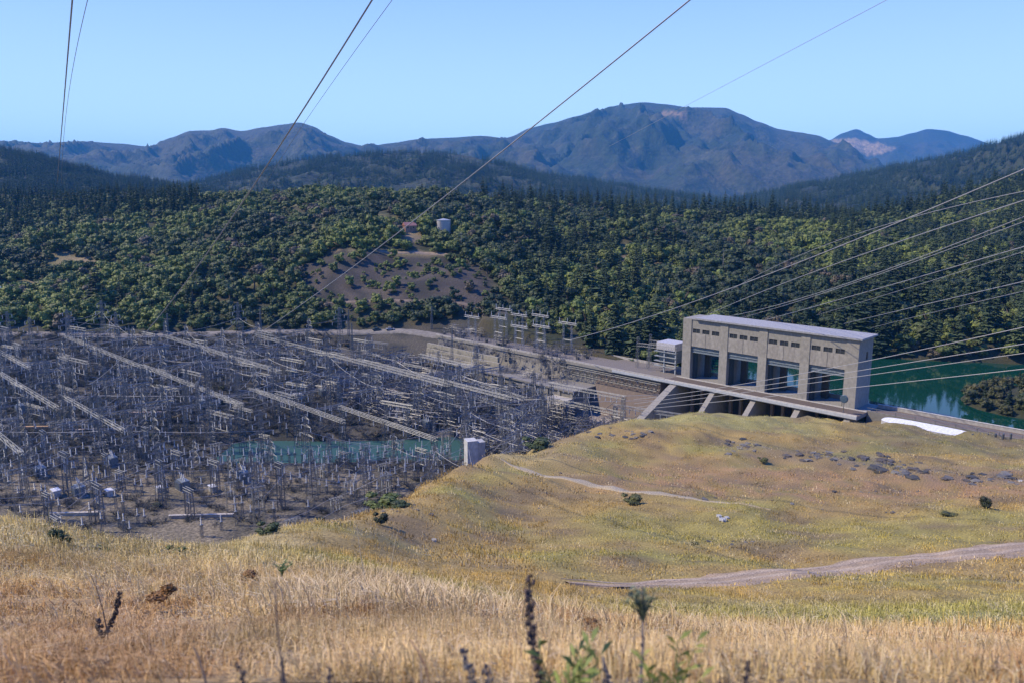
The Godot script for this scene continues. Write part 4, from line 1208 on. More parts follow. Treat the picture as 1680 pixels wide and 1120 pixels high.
func gantry(px: float, py: float, d: float, L: float, ncol: int, peaks: Array, label: String) -> void:
	var top := at(px, py, d)
	var k := STEEL * 0.9
	var base := top; base.y = valley(top.x, d)
	var o := thing("gantry", label, "steel gantry", base, "long lattice gantries of the switchyard", Basis(AX, Vector3.UP, AN))
	var H := top.y - base.y
	for i in ncol:
		var x := L * i / maxf(ncol - 1, 1)
		var wpos := base + AX * x
		var gy := valley(wpos.x, -wpos.z) - base.y
		var b := MB.new()
		lattice(b, Vector3(x, gy - 0.3, 0), Vector3(x, H, 0), 2.2, 1.3, int(clampf((H - gy) / 1.8, 4, 14)), 0.20, 0.10, k * 0.9)
		var c := part("column", b.mesh(M.steel), o)
		if i in peaks:
			var b2 := MB.new()
			lattice(b2, Vector3(x, H, 0), Vector3(x, H + 7.0, 0), 1.2, 0.3, 5, 0.16, 0.09, k)
			part("peak", b2.mesh(M.steel), c)
	var b := MB.new()
	lattice(b, Vector3(-1.5, H, 0), Vector3(L + 1.5, H, 0), 1.1, 1.1, int(L / 3.4), 0.17, 0.07, k * 1.25)
	part("beam", b.mesh(M.steel), o)
	for i in int(L / 9.0):
		part("insulator", insulator, o, Transform3D(Basis.from_scale(Vector3(1, -0.9, 1)), Vector3(3.0 + i * 9.0, H - 0.8, 0)))

func twig_mesh(seed_: int) -> ArrayMesh:
	rng.seed = seed_
	var b := MB.new()
	for i in 22:
		var th := rng.randf() * TAU
		var p := Vector3(cos(th), 0, sin(th)) * 0.08
		var q := Vector3(cos(th), rng.randf_range(0.5, 2.2), sin(th)).normalized() * rng.randf_range(0.3, 0.6)
		b.bar(p, p + q, 0.018, 0.010, Color.WHITE, 3)
		for j in 4:
			var o := p + q * rng.randf_range(0.4, 1.0)
			var e := o + (q.normalized() * 0.6 + Vector3(rng.randf_range(-0.8, 0.8), rng.randf_range(-0.3, 0.7), rng.randf_range(-0.8, 0.8))) * 0.32
			b.bar(o, e, 0.012, 0.005, Color.WHITE * rng.randf_range(0.7, 1.3), 3)
	return b.mesh(M.bark)

func strut_mesh(seed_: int) -> ArrayMesh:
	rng.seed = seed_
	var b := MB.new()
	for i in 7:
		var p := Vector3(rng.randf_range(-0.6, 0.6), 0, rng.randf_range(-0.6, 0.6))
		var h := rng.randf_range(0.5, 1.3)
		b.bar(p, p + Vector3(0, h, 0), 0.024, 0.020, Color.WHITE, 4)
		b.bar(p + Vector3(-0.4, h * 0.9, 0), p + Vector3(0.5, h * 0.9, rng.randf_range(-0.3, 0.3)), 0.020, 0.020, Color.WHITE, 4)
		b.bar(p + Vector3(0, h * 0.2, 0), p + Vector3(rng.randf_range(-0.7, 0.7), h * 0.9, rng.randf_range(-0.7, 0.7)), 0.015, 0.015, Color.WHITE * 0.9, 3)
	b.box(Vector3(-0.2, 0, -0.15), Vector3(0.15, 0.35, 0.2), Color(0.9, 0.88, 0.85))
	return b.mesh(M.steel)

func build_yard() -> void:
	gantry(420, 550, 405, 152, 4, [0, 1, 3], "longest lattice gantry, its beam running from the river road down towards the river")
	gantry(270, 551, 405, 118, 4, [0, 2], "lattice gantry left of the longest one, below the road")
	gantry(105, 551, 405, 104, 3, [1], "lattice gantry below the dark conifer at the left of the yard")
	gantry(-40, 556, 400, 96, 3, [0], "lattice gantry at the left edge of the view, upper row")
	gantry(105, 651, 300, 62, 3, [0, 1], "lattice gantry in the middle of the left yard, lower row")
	gantry(235, 600, 345, 92, 3, [1], "lattice gantry in the middle of the yard with its beam sloping to the right")
	gantry(420, 640, 310, 62, 3, [], "lattice gantry above the river in the middle of the yard")
	gantry(590, 590, 350, 96, 4, [0, 3], "lattice gantry before the powerhouse")
	gantry(-30, 690, 262, 48, 3, [0], "lattice gantry at the left edge, lowest row")
	gantry(560, 668, 296, 56, 3, [2], "lattice gantry over the river close to the hill")
	gantry(0, 612, 330, 78, 3, [], "lattice gantry at the left edge, middle row")
	# spires on masts behind
	var i0 := 0
	for q in [[425, 505, 425, 14, "leaning mast above the river road near the left wire crossing"], [397, 530, 420, 9, "short mast at the left end of the longest gantry"], [272, 515, 420, 12, "mast behind the second gantry"], [209, 535, 418, 10, "mast behind the left gantry, below the dark conifer"], [570, 508, 428, 13, "A-shaped mast by the road before the brown cut slope"], [707, 503, 428, 14, "mast by the road near the left end of the dam"], [740, 538, 360, 26, "tall slim mast before the left end of the dam"], [575, 530, 372, 24, "thick lattice mast in the middle of the yard"]]:
		var p := at(q[0], q[1], q[2]); var gy := valley(p.x, q[2])
		var o := thing("lattice_mast", q[4], "mast", Vector3(p.x, gy, p.z), "masts of the switchyard")
		var b := MB.new()
		var H: float = p.y - gy
		lattice(b, Vector3(0, -0.3, 0), Vector3(0.4, H, 0), 1.7 if q[3] > 20 else 1.0, 0.4, 14, 0.20, 0.10, STEEL)
		part("shaft", b.mesh(M.steel), o)
		var b2 := MB.new()
		b2.bar(Vector3(-1.6, H * 0.82, 0), Vector3(2.2, H * 0.82, 0), 0.09, 0.09, STEEL)
		part("cross_arm", b2.mesh(M.steel), o)
	# portal frames in rows
	var O := at(120, 800, 235)
	var cells := {}
	rng.seed = 12
	var proto: Node3D = null
	for bi in range(-14, 12):
		for ai in range(-12, 12):
			var p := O + AX * (ai * 17.0 + (bi % 2) * 6.0 + rng.randf_range(-4, 4)) + AN * (bi * 14.0 + rng.randf_range(-3, 3))
			var x := p.x; var d := -p.z
			if d < 196 or d > 408 or (absf(d - river_mid(x)) < 13.0 and x > -105.0 and x < -16.0): continue
			var gy := valley(x, d)
			if hill(x, d) > gy - 1.0: continue
			if dam_n(x, d) < 30.0: continue
			var w := column_of(x, gy + 6.0, d)
			if w.x < -90 or w.x > 880: continue
			if rng.randf() < 0.10: continue
			var H := rng.randf_range(5.5, 14.0)
			var face := rng.randf()
			var row := "in the lower yard before the river" if d < river_mid(x) else "on the bank above the river" if d < 345 else "in the upper yard under the road"
			var side := "left" if w.x < 230 else "middle" if w.x < 480 else "right"
			var o: Node3D
			if proto == null:
				proto = Node3D.new()
				for q in [-4.5, 4.5]:
					var b := MB.new()
					lattice(b, Vector3(q, -0.6, 0), Vector3(q, 10, 0), 1.15, 0.8, 8, 0.17, 0.085, STEEL)
					part("column", b.mesh(M.steel), proto)
				var b := MB.new()
				lattice(b, Vector3(-6.5, 10, 0), Vector3(6.5, 10, 0), 0.9, 0.9, 9, 0.15, 0.08, STEEL * 1.1)
				part("beam", b.mesh(M.steel), proto)
				b = MB.new()
				b.bar(Vector3(-4.5, 5.4, 0), Vector3(4.5, 5.4, 0), 0.10, 0.10, STEEL)
				part("tie_bar", b.mesh(M.steel), proto)
				for q in [-5.2, -2.6, 0.0, 2.6, 5.2]: part("insulator", insulator, proto, Transform3D(Basis.from_scale(Vector3(0.8, -0.8, 0.8)), Vector3(q, 9.6, 0)))
				for q in [-3.0, 0.0, 3.0]: part("insulator", insulator, proto, Transform3D(Basis.from_scale(Vector3(0.8, 0.8, 0.8)), Vector3(q, 5.5, 0)))
				o = proto
			else:
				o = proto.duplicate()
			o.name = numbered("bus_gantry")
			add_child(o)
			tag(o, "%s steel bus gantry, %s part, %s" % ["low" if H < 8.3 else "high" if H > 11.2 else "middling", side, row], "bus gantry", "bus gantries of the switchyard")
			o.transform = Transform3D(Basis(AX, Vector3.UP, AN).rotated(Vector3.UP, (PI / 2 if face < 0.55 else 0.0) + (face - 0.5) * 0.5).scaled_local(Vector3((0.75 + 0.5 * fmod(face * 7.0, 1.0)) * (0.32 if d < 272 else 1.0), H / 10.0, 1)), Vector3(x, gy, p.z))
			cells[Vector2i(ai, bi)] = [Vector3(x, gy + H, p.z), row, side]
	for c in cells:
		var e := Vector2i(c.x, c.y + 1)
		if not cells.has(e): continue
		for q in [-4.0, 3.0]:
			var A: Vector3 = cells[c][0] + AX * q - Vector3(0, 1.5, 0); var B: Vector3 = cells[e][0] + AX * q - Vector3(0, 1.5, 0)
			single("bus_wire", tube([A, (A + B) * 0.5 - Vector3(0, 0.5, 0), B], 0.045), "grey wire strung between bus frames, %s part, %s" % [cells[c][2], cells[c][1]], "wire", "wires between the bus frames")
	# insulator posts and switch stands
	var spots := []
	rng.seed = 13
	for bi in range(-40, 50):
		for ai in range(-55, 60):
			var p := O + AX * (ai * 4.4) + AN * (bi * 4.6)
			p += Vector3(rng.randf_range(-0.6, 0.6), 0, rng.randf_range(-0.6, 0.6))
			var x := p.x; var d := -p.z
			var r := rng.randf()
			if d < 200 or d > 400 or dam_n(x, d) < 42.0: continue
			var gy := valley(x, d)
			if gy < RIVER - 0.5 and r > 0.35: continue
			if hill(x, d) > gy + 2.0: continue
			var w := column_of(x, gy + 3.0, d)
			if w.x < -40 or w.x > 800: continue
			var keep := 0.72 if (d < 275 and d > 240) else 0.30 if d < 300 else 0.16
			if d < 225: keep = 0.15
			if n_mid.get_noise_2d(x * 1.5, d * 1.5) * 1.2 + r > keep: continue
			spots.append([p, gy, d, w, r])
	spots.sort_custom(func(a, b): return a[2] < b[2])
	print("posts ", spots.size(), " frames ", cells.size())
	var posts := []
	for v in 3:
		var o := Node3D.new()
		var b := MB.new()
		var H: float = [2.6, 3.4, 4.2][v]
		lattice(b, Vector3(0, -0.4, 0), Vector3(0, H, 0), 0.65, 0.5, 4, 0.13, 0.07, STEEL)
		b.box(Vector3(-0.45, H, -0.45), Vector3(0.45, H + 0.15, 0.45), STEEL)
		part("pedestal", b.mesh(M.steel), o)
		part("insulator", insulator, o, Transform3D(Basis(), Vector3(0, H + 0.1, 0)))
		if v == 2:
			var b2 := MB.new()
			b2.bar(Vector3(-1.8, H + 2.5, 0), Vector3(1.8, H + 2.6, 0), 0.07, 0.07, STEEL * 1.3, 6)
			part("switch_arm", b2.mesh(M.steel), o)
		posts.append(o)
	var first := [true, true, true]
	for i in mini(spots.size(), 300):
		var s = spots[i]
		var v: int = i % 3
		var o: Node3D = posts[v] if first[v] else posts[v].duplicate()
		first[v] = false
		o.name = numbered("insulator_post")
		add_child(o)
		var row := "in the lower yard" if s[2] < 235 else "along the near bank of the river" if s[2] < 275 else "in the river margin"
		tag(o, "%s insulator post %s, %s part" % [["short", "middling", "tall arm-topped"][v], row, "far left" if s[3].x < 110 else "left" if s[3].x < 230 else "left middle" if s[3].x < 350 else "middle" if s[3].x < 480 else "right" if s[3].x < 600 else "far right"], "insulator", "insulator posts of the switchyard")
		o.transform = Transform3D(Basis(AX, Vector3.UP, AN).rotated(Vector3.UP, s[4] * 6.0).scaled_local(Vector3.ONE * (0.9 + 0.3 * s[4])), Vector3(s[0].x, s[1], s[0].z))
	if spots.size() > 300:
		var far := thing("insulator_post_field", "grey insulator posts spread over the upper bank beyond the river", "insulator", Vector3.ZERO)
		far.set_meta("kind", "stuff")
		var xa := []; var xb := []; var ca := []
		for i in range(300, spots.size()):
			var s = spots[i]
			var f := Transform3D(Basis.from_scale(Vector3.ONE * (0.8 + 0.4 * s[4])), Vector3(s[0].x, s[1], s[0].z))
			xa.append(f); xb.append(f * Transform3D(Basis(), Vector3(0, 3.5, 0))); ca.append(Color.WHITE)
		scatter("pedestal", posts[1].get_child(0).mesh, xa, ca, "", "", far)
		scatter("insulator", insulator, xb, ca, "", "", far)
	# tall lattice towers
	rng.seed = 17
	var tower: Node3D = null
	var tops := []
	for bi in range(-11, 11):
		for ai in range(-10, 11):
			var p := O + AX * (ai * 21.0 + (bi % 2) * 10.0 + rng.randf_range(-6, 6)) + AN * (bi * 18.0 + rng.randf_range(-5, 5))
			var x := p.x; var d := -p.z
			var r := rng.randf()
			if d < 212 or d > 424 or dam_n(x, d) < 34.0 or r < 0.12: continue
			var gy := valley(x, d)
			if gy < RIVER + 0.3 or hill(x, d) > gy - 1.0: continue
			var w := column_of(x, gy + 8.0, d)
			if w.x < -60 or w.x > 930: continue
			var H := 12.0 + 13.0 * r
			if d < 262: H = 9.0 + 8.0 * r
			var o: Node3D
			if tower == null:
				tower = Node3D.new()
				var b := MB.new()
				lattice(b, Vector3(0, -0.6, 0), Vector3(0, 20, 0), 2.6, 0.7, 13, 0.22, 0.11, STEEL)
				part("shaft", b.mesh(M.steel), tower)
				for y in [12.0, 15.5, 18.6]:
					b = MB.new()
					var e: float = 4.4 - (y - 12.0) * 0.35
					for sgn in [-1.0, 1.0]:
						b.bar(Vector3(0, y + 0.8, 0), Vector3(sgn * e, y, 0), 0.08, 0.06, STEEL)
						b.bar(Vector3(0, y, 0.3), Vector3(sgn * e, y, 0), 0.08, 0.06, STEEL)
						b.bar(Vector3(0, y, -0.3), Vector3(sgn * e, y, 0), 0.08, 0.06, STEEL)
					part("cross_arm", b.mesh(M.steel), tower)
					for sgn in [-1.0, 1.0]: part("insulator", insulator, tower, Transform3D(Basis.from_scale(Vector3(0.9, -0.75, 0.9)), Vector3(sgn * e, y, 0)))
				o = tower
			else:
				o = tower.duplicate()
			o.name = numbered("lattice_tower")
			add_child(o)
			var row := "in the lower yard" if d < river_mid(x) else "on the bank above the river" if d < 345 else "in the upper yard"
			var yaw := (0.0 if r < 0.5 else PI / 2) + (r - 0.5) * 0.6
			tag(o, "%s dark lattice tower %s, %s part" % ["tall" if H > 19.0 else "short" if H < 13.0 else "middling", row, "far left" if w.x < 120 else "left" if w.x < 260 else "middle" if w.x < 420 else "right" if w.x < 640 else "far right"], "lattice tower", "lattice towers of the switchyard")
			o.transform = Transform3D(Basis(AX, Vector3.UP, AN).rotated(Vector3.UP, yaw).scaled_local(Vector3(0.7 + H / 60.0, H / 20.0, 0.7 + H / 60.0)), Vector3(x, gy, p.z))
			tops.append([Vector3(x, gy + H * 0.72, p.z), w])
	var strung := 0
	for i in tops.size():
		for j in range(i + 1, tops.size()):
			var L: float = tops[i][0].distance_to(tops[j][0])
			if L > 34.0 or strung > 150: continue
			strung += 1
			for q in [0.0]:
				var A: Vector3 = tops[i][0] + Vector3(0, 2.0 * sin(i * 3.0), 0); var B: Vector3 = tops[j][0] + Vector3(0, 2.0 * sin(j * 2.0), 0)
				single("tower_wire", tube([A, A.lerp(B, 0.25) - Vector3(0, 0.7, 0), A.lerp(B, 0.5) - Vector3(0, 0.95, 0), A.lerp(B, 0.75) - Vector3(0, 0.7, 0), B], 0.06), "grey wire sagging between lattice towers, %s" % ("left part" if tops[i][1].x < 250 else "middle part" if tops[i][1].x < 500 else "right part"), "wire", "wires between the lattice towers")
	print("towers ", tops.size(), " wires ", strung)
	# steel clutter before the powerhouse
	var xs := []; var cs := []
	for i in 520:
		var p := P0 - AX * rng.randf_range(80, 222) + AN * rng.randf_range(26, 84)
		var gy := valley(p.x, -p.z)
		if gy < RIVER + 0.3: continue
		var s := rng.randf_range(2.5, 6.5)
		xs.append(Transform3D(Basis.from_scale(Vector3(s, s * 1.1, s)).rotated(Vector3.UP, i), Vector3(p.x, gy - 0.3, p.z)))
		cs.append(mixc(Color(0.34, 0.33, 0.33), Color(0.12, 0.125, 0.135), rng.randf()))
	for i in 260:
		var zn := rng.randf_range(-10.0, 26.0)
		var p := P0 - AX * rng.randf_range(118, 214) + AN * zn
		p.y = 28.0 if zn < 8.0 else 28.0 - 3.4 - (zn - 10.0) * 0.72
		if zn < 7.0 and rng.randf() < 0.6: continue
		var s := rng.randf_range(1.8, 4.2)
		xs.append(Transform3D(Basis.from_scale(Vector3(s, s * 1.1, s)).rotated(Vector3.UP, i), p))
		cs.append(mixc(Color(0.40, 0.38, 0.36), Color(0.11, 0.115, 0.125), rng.randf()))
	scatter("steel_clutter", strut_mesh(7), xs, cs, "clutter of pale steel struts before the powerhouse", "steelwork")
	# transformers
	var tq := [[65, 755, 250, "at the lower left of the yard"], [130, 800, 232, "beside the white marker in the lower left yard"], [300, 790, 238, "in the lower middle of the yard"], [180, 715, 262, "behind the lowest left gantry"], [400, 770, 246, "left of the river's near bank"], [30, 640, 322, "on the far bank at the left edge"], [330, 640, 330, "on the far bank in the middle"], [530, 620, 345, "before the powerhouse, left side"], [650, 640, 335, "before the powerhouse, right side"], [480, 600, 375, "in the upper yard under the road"], [700, 700, 305, "near the end of the river"], [240, 610, 372, "in the upper left yard"]]
	for q in tq:
		var p := at(q[0], q[1], q[2])
		p.y = valley(p.x, q[2])
		if p.y < RIVER: p.y = RIVER
		var o := thing("transformer", "grey transformer with three bushings %s" % q[3], "transformer", p, "transformers of the switchyard", Basis(AX, Vector3.UP, AN))
		var b := MB.new()
		b.box(Vector3(-2.2, 0.3, -1.2), Vector3(2.2, 3.4, 1.2), Color(0.25, 0.28, 0.30))
		part("tank", b.mesh(M.paint), o)
		for x in [-1.6, -0.8, 0.0, 0.8, 1.6]:
			part("radiator", one_box(Vector3(x - 0.12, 0.6, 1.2), Vector3(x + 0.12, 3.2, 2.0), Color(0.30, 0.33, 0.35), M.paint), o)
		for x in [-1.4, 0.0, 1.4]: part("bushing", insulator, o, Transform3D(Basis(Vector3.RIGHT, 0.15), Vector3(x, 3.4, 0)))
		part("footing", one_box(Vector3(-2.6, -0.8, -1.6), Vector3(2.6, 0.3, 1.6), Color(0.42, 0.39, 0.35), M.concrete), o)
	# low walls and sheds
	for q in [[240, 668, 318, 15.0, 1.6, Color(0.52, 0.38, 0.28), "long low tan wall on the far bank at the left"], [60, 692, 300, 10.0, 1.6, Color(0.50, 0.30, 0.15), "low orange tan wall at the left edge of the yard"], [150, 696, 298, 22.0, 1.2, Color(0.42, 0.33, 0.27), "low brown wall left of the river"], [660, 595, 385, 12.0, 2.2, Color(0.40, 0.27, 0.19), "low rusty wall under the road right of the thick mast"], [120, 838, 216, 14.0, 0.9, Color(0.48, 0.42, 0.34), "low pale kerb wall in the lower yard"], [330, 850, 214, 18.0, 0.8, Color(0.42, 0.38, 0.33), "long low kerb wall near the grass in the lower yard"]]:
		var p := at(q[0], q[1], q[2]); p.y = valley(p.x, q[2])
		var b := MB.new()
		b.box(Vector3(-q[3] * 0.5, -2.0, -0.3), Vector3(q[3] * 0.5, q[4], 0.3), q[5])
		b.box(Vector3(-q[3] * 0.5 - 0.1, q[4], -0.45), Vector3(q[3] * 0.5 + 0.1, q[4] + 0.15, 0.45), q[5] * 1.15)
		single("low_wall", b.mesh(M.concrete), q[6], "wall", "", Transform3D(Basis(Vector3.UP, 0.06), p))
	for q in [[488, 635, 340, 3.4, "small white shed in the middle of the yard"], [178, 803, 232, 2.2, "small white box in the lower left yard"], [90, 800, 232, 2.6, "white cabinet at the lower left of the yard"], [260, 790, 236, 2.0, "tiny white box in the lower middle of the yard"], [348, 795, 236, 2.2, "white cabinet in the lower yard left of the river"]]:
		var p := at(q[0], q[1], q[2]); p.y = valley(p.x, q[2])
		var o := thing("cabinet", q[4], "cabinet", p, "", Basis(AX, Vector3.UP, AN))
		part("body", one_box(Vector3(-q[3] * 0.6, -0.5, -q[3] * 0.35), Vector3(q[3] * 0.6, q[3] * 0.8, q[3] * 0.35), Color(0.62, 0.62, 0.60), M.paint), o)
		part("roof", one_box(Vector3(-q[3] * 0.68, q[3] * 0.8, -q[3] * 0.45), Vector3(q[3] * 0.68, q[3] * 0.92, q[3] * 0.45), Color(0.8, 0.8, 0.8), M.paint), o)
		part("door", one_box(Vector3(-q[3] * 0.2, -0.2, q[3] * 0.35), Vector3(q[3] * 0.2, q[3] * 0.7, q[3] * 0.38), Color(0.35, 0.36, 0.37), M.paint), o)
	# brush in the yard
	var brush := []
	for k in 3: brush.append(crown_mesh(300 + k, 7, 30, 0.06, 0.7))
	rng.seed = 14
	var twigs := []
	for k in 3: twigs.append(twig_mesh(320 + k))
	var xt := [[], [], []]; var ct := [[], [], []]
	var made := 0
	for i in 15000:
		var d := rng.randf_range(205, 434)
		var x := rng.randf_range(-0.74 * d, 0.10 * d)
		var gy := valley(x, d)
		if gy < RIVER + 0.4 or dam_n(x, d) < 30.0 or hill(x, d) > gy: continue
		var thick := n_lo.get_noise_2d(x * 2.5 + 90.0, d * 4.0)
		var far := smoothstep(245.0, 320.0, d)
		if rng.randf() > 0.10 + far * (0.7 + 1.2 * thick): continue
		var s := rng.randf_range(1.6, 4.2)
		var w := column_of(x, gy, d)
		if w.x < -40 or w.x > 930: continue
		var xf := Transform3D(Basis.from_scale(Vector3(s * 1.2, s * 0.8, s * 1.2)).rotated(Vector3.UP, i), Vector3(x, gy - 0.2, -d))
		var dark := rng.randf() < 0.30
		if dark and made < 150:
			var where := "lower yard" if d < 275 else "far bank of the river" if d < 345 else "bank under the road"
			var o := single("shrub", brush[i % 3], "%s %s shrub, %s, %s part" % ["large" if s > 3.2 else "small" if s < 2.3 else "middling", "dark green" if made % 3 else "rusty brown", where, "left" if w.x < 230 else "middle" if w.x < 480 else "right"], "shrub", "shrubs in the switchyard", xf)
			o.material_override = M["leaf_dark" if made % 3 else "leaf_dry"]
			made += 1
		else:
			xt[i % 3].append(xf); ct[i % 3].append(mixc(Color(0.16, 0.15, 0.125), Color(0.055, 0.056, 0.053), rng.randf()))
	for k in 3: scatter("dry_brush", twigs[k], xt[k], ct[k], "tangle of grey leafless brush over the far bank of the yard", "brush")
	# pale concrete block behind the hill
	var pb := MB.new()
	pb.box(Vector3(-2.9, -9, -2), Vector3(0.6, 4.6, 2), Color(0.50, 0.50, 0.49))
	prism(pb, [Vector2(-1.9, 3.9), Vector2(-1.9, -9), Vector2(1.9, -9), Vector2(1.9, 3.9)], 0.61, 3.2, Color(0.38, 0.38, 0.38))
	var bp := at(778, 742, 250)
	single("concrete_block", pb.mesh(M.concrete), "pale concrete block standing behind the edge of the grass hill", "concrete block", "", Transform3D(Basis(Vector3.UP, 0.35), bp))

# ---------------------------------------------------------------- wires
func tube(pts: Array, r: float, sides := 5) -> ArrayMesh:
	var b := MB.new()
	for i in pts.size() - 1: b.bar(pts[i], pts[i + 1], r, r, Color.WHITE, sides)
	return b.mesh(M.wire)

# a conductor between two columns at known distances; the points in between only tell its sag (a parabola fitted to them)
func line(label: String, d0: float, d1: float, pts: Array, r: float, ext := 0.0, group := "power lines over the valley") -> void:
	var A := at(pts[0][0], pts[0][1], d0); var B := at(pts[-1][0], pts[-1][1], d1)
	var S := PackedVector2Array()
	for p in pts:
		var lo := 0.0; var hi := 1.0
		for it in 40:
			var m := (lo + hi) * 0.5
			var q := A.lerp(B, m)
			var y := at(p[0], p[1], -q.z).y
			var px := column_of(q.x, y, -q.z).x
			if (px < p[0]) == (pts[0][0] < pts[-1][0]): lo = m
			else: hi = m
		var s := (lo + hi) * 0.5
		S.append(Vector2(s, at(p[0], p[1], lerpf(d0, d1, s)).y))
	var sag := 0.0; var den := 0.0
	for q in S:
		var base := lerpf(A.y, B.y, q.x); var f := q.x * (1.0 - q.x)
		sag += (base - q.y) * f; den += f * f
	sag = sag / den if den > 1e-6 else 0.0
	var out := []
	var n := 48
	for i in n + 1:
		var s := lerpf(0.0, 1.0 + ext, float(i) / n)
		var q := A.lerp(B, s)
		q.y = lerpf(A.y, B.y, s) - sag * s * (1.0 - s)
		out.append(q)
	single("power_line", tube(out, r), label, "power line", group)

func build_wires() -> void:
	line("thick wire at the left crossing the sky almost upright", 330, 95, [[93, 300], [96, 262], [100, 220], [110, 100], [118, 0]], 0.10, 0.25)
	line("thin wire at the left beside the upright one", 330, 110, [[100, 300], [108, 190], [117, 115], [143, 0]], 0.05, 0.25)
	line("thick wire slanting from the top left of centre down to the left yard", 300, 105, [[150, 628], [210, 580], [350, 395], [485, 200], [610, 0]], 0.115, 0.25)
	line("thin wire just right of the thick slanting one", 420, 130, [[420, 330], [500, 200], [560, 115], [643, 0]], 0.05, 0.25)
	line("long wire from the top centre down to the longest gantry", 400, 130, [[405, 560], [640, 390], [870, 215], [1000, 112], [1132, 0]], 0.13, 0.3)
	line("thin wire high in the sky right of centre, over the round-topped mountain", 520, 170, [[1000, 240], [1125, 173], [1290, 90], [1455, 0]], 0.06, 0.3)
	var R := [
		["uppermost wire on the right, rising from the end of the yard", 330, 150, [[935, 558], [1120, 502], [1275, 445], [1390, 399], [1475, 365], [1525, 342], [1680, 278]], 0.10],
		["wire just under the uppermost one on the right", 330, 165, [[1200, 476], [1475, 365], [1540, 342], [1680, 314]], 0.07],
		["wire rising from the left end of the gate house roof", 350, 150, [[1160, 517], [1275, 470], [1385, 427], [1490, 392], [1590, 360], [1680, 329]], 0.10],
		["wire rising from behind the gate house roof, upper of a close pair", 360, 155, [[1190, 520], [1320, 487], [1430, 452], [1535, 415], [1615, 382], [1680, 356]], 0.085],
		["wire rising from behind the gate house roof, lower of a close pair", 360, 160, [[1195, 527], [1430, 455], [1615, 387], [1680, 364]], 0.07],
		["wire over the middle of the gate house roof", 355, 155, [[1245, 528], [1340, 502], [1465, 467], [1590, 432], [1680, 405]], 0.09],
		["thin wire under the one over the middle of the gate house roof", 355, 160, [[1340, 517], [1515, 465], [1680, 413]], 0.06],
		["wire crossing the trees above the right end of the gate house", 350, 160, [[1385, 531], [1530, 497], [1680, 462]], 0.09],
		["thin wire crossing the trees right of the gate house", 350, 165, [[1430, 538], [1560, 506], [1680, 478]], 0.065],
		["highest of the wires before the lake, crossing the gate house end wall", 290, 165, [[1040, 655], [1255, 625], [1385, 597], [1526, 571], [1680, 537]], 0.085],
		["second wire before the lake at the right", 290, 165, [[1040, 662], [1300, 622], [1425, 608], [1567, 585], [1680, 564]], 0.085],
		["third wire before the lake at the right", 290, 165, [[1040, 668], [1300, 632], [1405, 618], [1567, 596], [1680, 579]], 0.075],
		["lowest wire before the lake at the right", 290, 165, [[1040, 672], [1300, 645], [1405, 636], [1570, 618], [1680, 605]], 0.085]]
	for w in R: line(w[0], w[1], w[2], w[3], w[4], 0.25, "power lines on the right")
	var Y := [
		["level wire across the far bank of the yard from the left edge", 335, 330, [[-30, 652], [120, 651], [270, 649], [420, 651]]],
		["level wire near the left edge of the upper yard", 400, 400, [[-30, 572], [60, 571], [112, 571]]],
		["level wire between the two upper left gantries", 400, 400, [[105, 552], [190, 553], [270, 552]]],
		["short level wire in the upper left yard", 370, 370, [[20, 594], [90, 594], [165, 595]]],
		["wire sagging from the slanting wire to the middle gantry", 330, 345, [[150, 618], [200, 622], [265, 619]]],
		["level wire across the middle of the yard", 320, 320, [[160, 648], [300, 649], [440, 646]]],
		["wire from the middle of the yard towards the powerhouse", 320, 330, [[500, 670], [620, 674], [740, 690]]],
		["wire before the powerhouse leading to the gate house", 318, 300, [[740, 662], [900, 653], [1040, 650], [1115, 646]]],
		["lower wire before the powerhouse leading to the gate house", 318, 300, [[740, 668], [900, 660], [1040, 658], [1115, 656]]],
		["wire slanting down before the brown dam face", 320, 290, [[900, 660], [960, 672], [1030, 688]]],
		["wire from the river road to the left mast", 420, 415, [[330, 568], [400, 562], [470, 552]]],
		["wire low over the left of the yard", 262, 262, [[-30, 706], [60, 709], [160, 707]]],
		["wire low over the middle of the yard", 280, 280, [[200, 706], [320, 709], [430, 706]]]]
	for w in Y: line(w[0], w[1], w[2], w[3], 0.085, 0.0, "wires across the switchyard")

